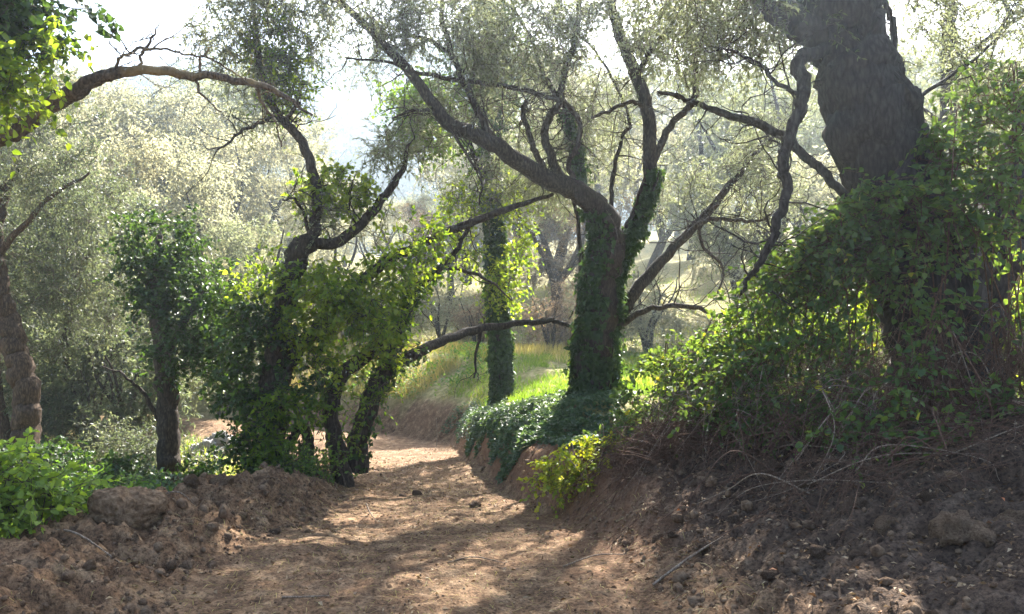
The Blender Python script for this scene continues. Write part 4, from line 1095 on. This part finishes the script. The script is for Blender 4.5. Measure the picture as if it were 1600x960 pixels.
dead_canes('tangle of pale dead canes below the bramble thicket', (1290, 730, 6.2), (.7, .5), 20, 201)
dead_canes('reddish dead stems overhanging the bank end of the low bramble', (1040, 690, 7.0), (.45, .35), 26, 203, (.3, .8), .22, ('cane_red', 'cane_red'), 420)
dead_canes('brown cane tangle round the foot of the massive leaning trunk', (1500, 650, 6.2), (.8, .5), 44, 205, (.5, 1.6), .7, ('cane', 'cane_red'), 260)
dead_canes('long pale canes trailing down the dark slope at right', (1430, 760, 5.3), (.9, .4), 20, 207, (.4, 1.4), .22, ('cane', 'cane_red'), 140)
dead_canes('dense brown twig thicket under the big bramble hump', (1240, 660, 7.1), (.8, .4), 26, 209, (.4, 1.1), .6, ('cane_red', 'cane'), 420)

# ------------------------------------------------------------------ herbs and low shrubs behind the berm
def herb(label, x, d, clusters, leaf, kind, seed, name='weed_clump', scale=1.0, tone=None, per=None, group='weeds behind the earth berm'):
    z = G(x, d)
    t = Tree(name, label, np.array([x, d, z]), 'plant', group, seed)
    rg = t.rng
    allp = []
    for k in range(10):
        c = clusters[k % len(clusters)]
        e = ellipsoid(rg, c[1], np.array(c[2]) * .7, 1)[0]
        s0 = np.array([e[0] * .7 + x * .3, e[1] * .7 + d * .3, 0]); s0[2] = G(s0[0], s0[1]) - .02
        allp.append(catmull(np.array([s0, s0 * .5 + e * .5 + rg.normal(0, .03, 3), e]), 5))
    acc = Acc()
    pts = np.array(allp)
    tubes_batch(acc, pts, np.repeat(np.linspace(.007, .003, pts.shape[1])[None], len(pts), 0), 5)
    acc.build('stem', M['twig'], t.root, t.base)
    t.nodes = [p for p in pts]
    t.foliage(clusters, leaf, kind, 'twig', per, scale, name='leaves', tone=tone)
    return t
def wc(x, d, h, rx, rd, rz, n):
    return ('w', (x, d, G(x, d) + h), (rx, rd, rz), n)
herb('bright yellow-green weed at the left edge behind the berm', -3.45, 5.5, [wc(-3.45, 5.5, .38, .2, .2, .26, 16), wc(-3.6, 5.3, .5, .2, .2, .25, 12), wc(-3.3, 5.7, .25, .16, .2, .14, 8)], 'weed', 'vine', 301, tone=1.0, scale=.9)  # leaves toned brighter to stand for sunlight blocked here
herb('green leafy weed between the left edge and the boulder', -4.05, 7.2, [wc(-4.1, 7.2, .35, .4, .35, .22, 34), wc(-3.6, 7.2, .3, .35, .35, .2, 26), wc(-4.5, 8, .4, .4, .4, .25, 24)], 'weed', 'small', 303, scale=1.1, tone=.45)
herb('grey-green feathery herb behind the boulder', -3.5, 7.8, [wc(-3.5, 7.8, .25, .4, .35, .2, 30), wc(-3.9, 8.6, .35, .45, .4, .25, 30)], 'cover', 'small', 305, tone=.6)
herb('dark low shrub in front of the leftmost brown trunk', -5.6, 10.2, [wc(-5.6, 10.2, .45, .8, .5, .35, 46), wc(-6.5, 10.6, .5, .6, .5, .4, 30), wc(-4.9, 10.0, .35, .5, .4, .28, 26)], 'ivy', 'ivy', 307, name='low_shrub')
herb('dark low shrub between the leftmost trunk and the evergreen', -5.2, 11.6, [wc(-5.2, 11.6, .45, .7, .5, .4, 44), wc(-5.9, 12.2, .6, .6, .5, .4, 30)], 'olive_dark', 'olive', 309, name='low_shrub')
herb('green shoots at the foot of the creeper-laden tree', -2.5, 8.9, [wc(-2.5, 8.9, .2, .25, .2, .14, 14), wc(-2.2, 9.2, .15, .2, .15, .1, 8)], 'weed', 'small', 311, tone=.6)
herb('dark leafy sprig in front of the pale stone heap', -4.0, 10.2, [wc(-4.0, 10.2, .5, .25, .2, .3, 14)], 'ivy', 'ivy', 313, name='low_shrub')

# ------------------------------------------------------------------ stuff on the ground
def scatter_leaves(name, label, cat, x, d, dz, L, W, leaf, shape, rg, upright=0.0, flat=.25, rnd=None, lean=.35):
    n = len(x)
    pos = ground_pts(x, d) + np.array([0, 0, 1.0]) * np.asarray(dz).reshape(-1, 1)
    if upright:
        dr = rg.normal(0, lean, (n, 3)); dr[:, 2] = 1
        nr = rg.normal(0, 1, (n, 3)); nr[:, 2] *= .3
    else:
        dr = rg.normal(0, 1, (n, 3)); dr[:, 2] *= flat
        nr = rg.normal(0, flat * 1.6, (n, 3)); nr[:, 2] += 1
    ac = Acc()
    leaves(ac, pos, dr, nr, L, W, shape, rg.beta(1.6, 1.8, n) if rnd is None else rnd, rg, .25, .25)
    o = ac.build(name, M[leaf])
    return tag(o, label, cat, kind='stuff')

rg = rng_(401)
# evergreen ground cover spilling over the bank
n = 44000
d = rg.uniform(7.6, 13.0, n); d = np.where(rg.uniform(0, 1, n) < .12, rg.uniform(12.5, 18.5, n), d); u = rg.uniform(.02, 2.3, n) * np.where(d > 12.8, .45, 1.0) * rg.uniform(.3, 1, n)
x = edge_r(d) + u
cl = fbm(x * 1.5, d * 1.5, 3, 91)
keep = (cl + .45 - np.abs(u - .9) * .22 > .12 * rg.uniform(0, 2, n)) & (u > .12 + .25 * fbm(d * 2.2, d * 0, 3, 92) + .22 * (d < 9.2))
x, d, cl = x[keep], d[keep], cl[keep]
n = len(x)
Ls = rg.uniform(.035, .065, n)
scatter_leaves('ground_cover', 'glossy dark evergreen ground cover spilling over the right bank', 'ground cover', x, d, rg.uniform(.0, .13, n) * (.4 + np.maximum(0, cl + .3)), Ls, Ls * .85, 'cover', 'ivy', rg, flat=.35, rnd=np.clip(.45 + cl + rg.uniform(-.3, .3, n), 0, 1))
# green grass on the plateau under the forked olive
n = 48000
d = rg.uniform(10.5, 24, n); x = rg.uniform(-1.6, 5.5, n)
keep = (x - edge_r(d) > .8 + .5 * fbm(x, d, 2, 93) + .9 * (d < 12.5)) & (fbm(x * .8, d * .8, 3, 94) > -.16)
x, d = x[keep], d[keep]; n = len(x)
Ls = rg.uniform(.07, .20, n)
scatter_leaves('grass', 'short sunlit green grass on the plateau under the forked olive', 'grass', x, d, -.01, Ls, Ls * .075 + .003, 'grass', 'thin', rg, upright=1, lean=.4, rnd=np.clip(.5 + fbm(x * .7, d * .7, 3, 95) + rg.uniform(-.35, .3, n), 0, 1))
# tall dry grass on the slope past the bend
n = 34000
d = rg.uniform(19.2, 27, n); x = rg.uniform(-7, 3.0, n)
keep = (x - edge_r(d) > .75) & (x < 1.2 + rg.normal(0, .8, n)) & (d > 19.2 + 3.2 * rg.uniform(0, 1, n) ** 2 * (x > -1.2) + (x > -1.4) * (1.0 + 4 * fbm(x * .6, d * .6, 2, 131))) & (fbm(x * .9, d * .9, 3, 132) > -.13)
x, d = x[keep], d[keep]; n = len(x)
Ls = rg.uniform(.15, .45, n)
scatter_leaves('tall_grass', 'tall yellow dry grass on the sunlit slope past the bend', 'grass', x, d, -.02, Ls, Ls * .03 + .004, 'straw', 'thin', rg, upright=1, lean=.3, rnd=np.clip(.4 + fbm(x * .8, d * .8, 3, 96) * 1.4 + rg.uniform(-.3, .3, n), 0, 1))
n = 5000
d = rg.uniform(19.6, 23.5, n); x = rg.uniform(-5.5, -.6, n)
keep = (x - edge_r(d) > .6) & (fbm(x * 1.2, d * 1.2, 3, 196) > -.05)
x, d = x[keep], d[keep]; n = len(x)
Ls = rg.uniform(.05, .11, n)
scatter_leaves('weeds', 'yellow-green weeds growing through the dry grass past the bend', 'weeds', x, d, rg.uniform(.05, .4, n), Ls, Ls * .55, 'weed', 'broad', rg, flat=.7)
# mixed field grass further off
n = 52000
d = 12 + 34 * rg.uniform(0, 1, n) ** 1.3; x = rg.uniform(-.75, .75, n) * d
keep = ((edge_l(d) - x > 2.0) | (x - edge_r(d) > 3.0)) & (fbm(x * .5, d * .5, 3, 97) > -.12)
x, d = x[keep], d[keep]; n = len(x)
Ls = rg.uniform(.10, .34, n)
scatter_leaves('field_grass', 'patchy yellowing grass between the olive trees', 'grass', x, d, -.02, Ls, Ls * .05 + .006, 'grass', 'thin', rg, upright=1, lean=.4, rnd=np.clip(.75 + fbm(x * .4, d * .4, 3, 98) + rg.uniform(-.35, .35, n), 0, 1))
# low weeds over the left verge
n = 16000
d = rg.uniform(5.5, 12, n); x = edge_l(d) - rg.uniform(1.3, 5.5, n)
keep = fbm(x * 1.1, d * 1.1, 3, 99) > -.12
x, d = x[keep], d[keep]; n = len(x)
Ls = rg.uniform(.04, .09, n)
scatter_leaves('undergrowth', 'low green undergrowth on the verge behind the berm', 'undergrowth', x, d, rg.uniform(.0, .16, n), Ls, Ls * .6, 'weed', 'broad', rg, flat=.6)
# fallen leaves and straw
def litter_pts(n, lo_d, hi_d, f):
    d = rg.uniform(lo_d ** .5, hi_d ** .5, n) ** 2
    return f(n, d), d
xa, da = litter_pts(7000, 3.6, 17, lambda n, d: edge_l(d) + (edge_r(d) - edge_l(d)) * rg.uniform(-.25, 1.1, n))
xb, db = litter_pts(9000, 3.6, 8.5, lambda n, d: edge_r(d) + rg.uniform(0, 4.0, n))
x = np.concatenate([xa, xb]); d = np.concatenate([da, db]); n = len(x)
Ls = rg.uniform(.015, .05, n)
scatter_leaves('leaf_litter', 'fallen dry leaves strewn over the track and dark slope', 'leaf litter', x, d, .004, Ls, Ls * rg.uniform(.2, .6, n), 'litter', 'thin', rg, flat=.3)
xa, da = litter_pts(5200, 3.6, 12, lambda n, d: edge_l(d) + (edge_r(d) - edge_l(d)) * rg.uniform(-.2, 1.15, n))
n = len(xa)
Ls = rg.uniform(.04, .16, n)
scatter_leaves('straw', 'bits of dry straw trodden into the dirt track', 'straw', xa, da, .006, Ls, rg.uniform(.0025, .005, n), 'straw', 'thin', rg, flat=.12)

# ------------------------------------------------------------------ clods, boulder, stones
import bmesh
def ico(sub):
    bm = bmesh.new(); bmesh.ops.create_icosphere(bm, subdivisions=sub, radius=1.0)
    v = np.array([q.co[:] for q in bm.verts]); f = np.array([[q.index for q in p.verts] for p in bm.faces]); bm.free()
    return v, f
iv, if_ = ico(1)
# crumbs
n = 3800
zone = rg.uniform(0, 1, n)
d = rg.uniform(3.5 ** .5, 13 ** .5, n) ** 2
x = np.where(zone < .36, edge_l(d) - np.abs(rg.normal(.1, .55, n)), np.where(zone < .72, edge_r(d) + np.abs(rg.normal(.0, 1.0, n)), edge_l(d) + (edge_r(d) - edge_l(d)) * rg.uniform(0, 1, n)))
sz = rg.uniform(.006, .018, n) * np.where(zone < .72, 1.1, .55) * (1 + 1.6 * (rg.uniform(0, 1, n) < .07) * (zone < .72))
pos = ground_pts(x, d) + np.stack([x * 0, x * 0, sz * .3], -1)
sc3 = sz[:, None] * rg.uniform(.7, 1.3, (n, 3))
jit = 1 + rg.uniform(-.25, .25, (n, len(iv)))
v = (iv[None] * jit[..., None]) * sc3[:, None, :] + pos[:, None, :]
f = (np.arange(n)[:, None, None] * len(iv) + if_[None]).reshape(-1, 3)
tag(mesh_obj('earth_crumbs', v.reshape(-1, 3), f, M['clod'], None, None, True), 'loose earth crumbs scattered over berm, track and bank', 'earth', kind='stuff')

cv, cf = ico(3)
def clod_mesh(seed, flat=.7, rough=.75):
    rn = fbm(cv[:, 0] * 1.3 + seed * 7.1, cv[:, 1] * 1.3, 3, seed, z=cv[:, 2] * 1.3)
    r2 = fbm(cv[:, 0] * 4.5 + seed, cv[:, 1] * 4.5, 3, seed + 3, z=cv[:, 2] * 4.5)
    return cv * (1 + rough * 1.5 * rn - .75 * np.abs(r2) * 2 + .4 * r2)[:, None] * np.array([1, .85, flat])
clod_data = {}
def clod(name, label, px, py, d, wpx, seed, material='clod', group=None, hz=None, cat='clod', sink=.3, xyz=None):
    x = (px - CX) / F * d
    key = (seed % 6, material)
    s = wpx * d / F / 2
    if key not in clod_data:
        o = mesh_obj(name, clod_mesh(seed % 6 + 1), cf, M[material], None, None, True)
        clod_data[key] = o.data
    else:
        o = bpy.data.objects.new(name, clod_data[key]); COL.objects.link(o)
    o.location = (x, d, G(x, d) + s * (.55 - sink * 1.6))
    o.scale = (s, s, s)
    rr = rng_(seed * 3 + 1)
    o.rotation_euler = (rr.uniform(-.4, .4), rr.uniform(-.4, .4), rr.uniform(0, 6.28))
    return tag(o, label, cat, group)
# the boulder
bx_, bd_ = (198 - CX) / F * 5.75, 5.75
bv, bf = ico(5)
q = bv / np.abs(bv).max(1, keepdims=True) ** .62                      # blocky
cut = rng_(12)
for k in range(12):                                                   # broken faces
    nn = unit(cut.normal(0, 1, 3)); h = cut.uniform(.74, .95)
    over = np.maximum(0, q @ nn - h)
    q = q - over[:, None] * nn * .9
r2 = np.abs(fbm(bv[:, 0] * 2.6 + 3, bv[:, 1] * 2.6, 4, 63, z=bv[:, 2] * 2.6)); r3 = fbm(bv[:, 0] * 8, bv[:, 1] * 8, 4, 65, z=bv[:, 2] * 8, gain=.65)
q = q * (1 - .38 * r2 + .30 * r3)[:, None] * np.array([.265, .24, .19])
bo = mesh_obj('boulder', q, bf, M['rock'], None, None, True)
bo.location = (bx_, bd_, P(198, 803, 5.75)[2]); bo.rotation_euler = (-.06, .10, .35)
tag(bo, 'large dusty brown boulder perched on the berm', 'boulder')
BG = 'earth clods on the berm'; TG_ = 'stones and clods on the track'; RG_ = 'earth clods on the dark slope'
for k, (px, py, d, w) in enumerate([(300, 780, 6.8, 36), (345, 775, 7.0, 42), (250, 860, 5.8, 26), (330, 850, 6.1, 20), (380, 830, 6.5, 18), (120, 880, 5.4, 32), (60, 900, 5.2, 28), (180, 900, 5.2, 22), (420, 800, 7.4, 20), (90, 850, 5.7, 30), (290, 900, 5.3, 20), (350, 805, 6.7, 22), (460, 790, 7.9, 18), (30, 940, 4.7, 34), (140, 940, 4.7, 24), (230, 880, 5.5, 20), (500, 775, 8.6, 18), (400, 780, 7.7, 22)]):
    clod('earth_clod', {0: 'brown clod on the berm crest next to the boulder', 1: 'largest brown clod on the berm crest right of the boulder', 5: 'brown clod on the near berm slope below the boulder', 9: 'brown clod on the berm crest left of the boulder', 13: 'brown clod in the bottom left corner of the berm', 17: 'brown clod on the berm crest before the creeper-laden tree'}.get(k, 'small brown clod of dug earth on the left berm'), px, py, d, w, 11 + k, 'clod', BG)
clod('earth_clod', 'right one of two dark clods in the middle of the track', 652, 770, 9.0, 20, 41, 'clod_dark', TG_)
clod('earth_clod', 'left one of two dark clods in the middle of the track', 629, 773, 8.9, 15, 42, 'clod_dark', TG_)
clod('stone', 'dark flat stone on the track below the bank', 742, 785, 8.2, 22, 43, 'clod_dark', TG_, cat='stone')
clod('earth_clod', 'dark clod at the toe of the berm near the sunlit patch', 430, 830, 6.5, 22, 44, 'clod_dark', TG_)
clod('earth_clod', 'small clod standing on the track edge below the berm', 480, 822, 6.6, 14, 45, 'clod', TG_)
clod('earth_clod', 'largest tan lump of earth in the bottom right corner', 1500, 935, 4.4, 120, 46, 'clod', RG_, sink=.42)
clod('earth_clod', 'tan earth lump at the right edge beside the corner lump', 1590, 920, 4.5, 90, 52, 'clod', RG_, sink=.42)
clod('earth_clod', 'rounded brown clod on the dark slope above the corner lump', 1385, 880, 4.7, 66, 47, 'clod', RG_)
clod('earth_clod', 'brown clod higher up the dark slope below the long pale canes', 1335, 838, 5.0, 48, 48, 'clod_dark', RG_)
for k, (px, py, d, w) in enumerate([(1180, 790, 5.9, 40), (1205, 770, 6.1, 44), (1090, 800, 6.2, 30), (1150, 850, 5.4, 30), (1240, 860, 5.1, 36), (1100, 880, 5.2, 24), (1280, 910, 4.6, 34), (1200, 930, 4.5, 26), (1340, 930, 4.4, 30), (1050, 850, 5.6, 20), (1450, 840, 4.9, 30), (1550, 830, 4.9, 26), (1120, 760, 6.4, 34), (1260, 800, 5.6, 34), (1020, 800, 6.6, 26)]):
    clod('earth_clod', {0: 'left one of two big dark clods under the dead canes', 1: 'right one of two big dark clods under the dead canes', 4: 'dark clod midway down the shaded slope, left of the rounded one', 6: 'dark clod at the bottom edge of the shaded slope'}.get(k, 'small dark clod of earth on the shaded slope'), px, py, d, w, 61 + k, 'clod_dark', RG_)
# pale stone heap on the lower ground
hx_, hd_ = (345 - CX) / F * 16.5, 16.5
hr = empty('stone_heap', (hx_, hd_, G(hx_, hd_)), 'pale heap of stones on the lower ground behind the creeper-laden tree', 'stones')
hd = clod_mesh(3)
me0 = None
rr = rng_(9)
for k in range(46):
    a = rr.uniform(0, 6.28); q_ = rr.uniform(0, 1) ** .6
    if me0 is None:
        o = mesh_obj('stone', hd, cf, M['pale_stone'], hr, None, True); me0 = o.data
    else:
        o = bpy.data.objects.new('stone', me0); COL.objects.link(o); o.parent = hr
    s = rr.uniform(.07, .15)
    o.location = (math.cos(a) * q_ * .62, math.sin(a) * q_ * .5, .05 + .48 * (1 - q_) * rr.uniform(.6, 1)); o.scale = (s * 1.2, s, s); o.rotation_euler = tuple(rr.uniform(0, 6, 3))

# ------------------------------------------------------------------ posts and sticks
def rod(name, label, pts, rads, material, cat, group=None, sides=7):
    a = np.array(pts, float)
    c = catmull(np.column_stack([a, rads]), 6)
    acc = Acc(); tube(acc, c[:, :3], c[:, 3], sides, .12, 0, len(label))
    o = acc.build(name, M[material], None, a[0], smooth=True); o.location = tuple(a[0])
    return tag(o, label, cat, group)
def gp(px, py, d, dz=0.0):
    x = (px - CX) / F * d
    return [x, d, G(x, d) + dz]
b = np.array(gp(335, 760, 12.0, -.15))
rod('fence_post', 'thin dark post standing on the lower ground behind the berm', [b, b + [0, 0, .4], b + [.01, 0, .78]], [.022, .02, .018], 'metal', 'post')
b = np.array(gp(682, 690, 17.4, -.1))
rod('marker_stake', 'thin pale stake at the bend of the track', [b, b + [.01, 0, .35], b + [.0, 0, .72]], [.008, .008, .007], 'cane', 'stake')
SG = 'sticks lying on the track and berm'
sticks = [('curved pale stick on the track edge right of the berm', [(572, 788, 7.6, .10), (578, 800, 7.5, .03), (588, 815, 7.2, .012)], .007),
          ('long thin stick lying down the near left berm', [(40, 850, 5.6, .03), (110, 880, 5.3, .05), (200, 915, 5.0, .02)], .008),
          ('straw-coloured stick below the boulder', [(245, 840, 6.0, .03), (280, 835, 6.1, .05), (310, 825, 6.2, .02)], .007),
          ('short dark stick near the bottom edge of the track', [(440, 930, 4.8, .01), (480, 925, 4.85, .02), (515, 915, 4.9, .01)], .006),
          ('thin stick across the middle of the sunlit track', [(700, 870, 5.6, .01), (740, 864, 5.7, .015), (790, 866, 5.65, .01)], .005),
          ('forked-looking stick at the right side of the track', [(880, 880, 5.5, .01), (930, 866, 5.7, .03), (975, 862, 5.7, .01)], .006),
          ('thick broken stick at the foot of the dark slope', [(1020, 905, 5.0, .015), (1080, 890, 5.1, .04), (1130, 880, 5.2, .02)], .009)]
for lab, pts, rr_ in sticks:
    w3 = [gp(px, py, d, dz) for px, py, d, dz in pts]
    rod('stick', lab, w3, [rr_, rr_ * .9, rr_ * .5], 'cane', 'stick', SG, 6)

# ------------------------------------------------------------------ haze
hm, hnt, hout = mat('haze_air')
pv = hnt.nodes.new("ShaderNodeVolumePrincipled")
pv.inputs["Color"].default_value = (0.70, 0.84, 1.0, 1)
pv.inputs["Density"].default_value = 0.0013
pv.inputs["Anisotropy"].default_value = 0.7
hnt.links.new(pv.outputs[0], hout.inputs["Volume"])
hb_v = np.array([[x, y, z] for z in (-4.0, 96.0) for y in (-34.0, 270.0) for x in (-275.0, 275.0)])
hb_f = np.array([[0, 2, 3, 1], [4, 5, 7, 6], [0, 1, 5, 4], [2, 6, 7, 3], [0, 4, 6, 2], [1, 3, 7, 5]])
hz = mesh_obj('haze', hb_v, hb_f, hm)
tag(hz, 'thin sunlit haze hanging in the air of the olive grove', 'haze', kind='stuff')
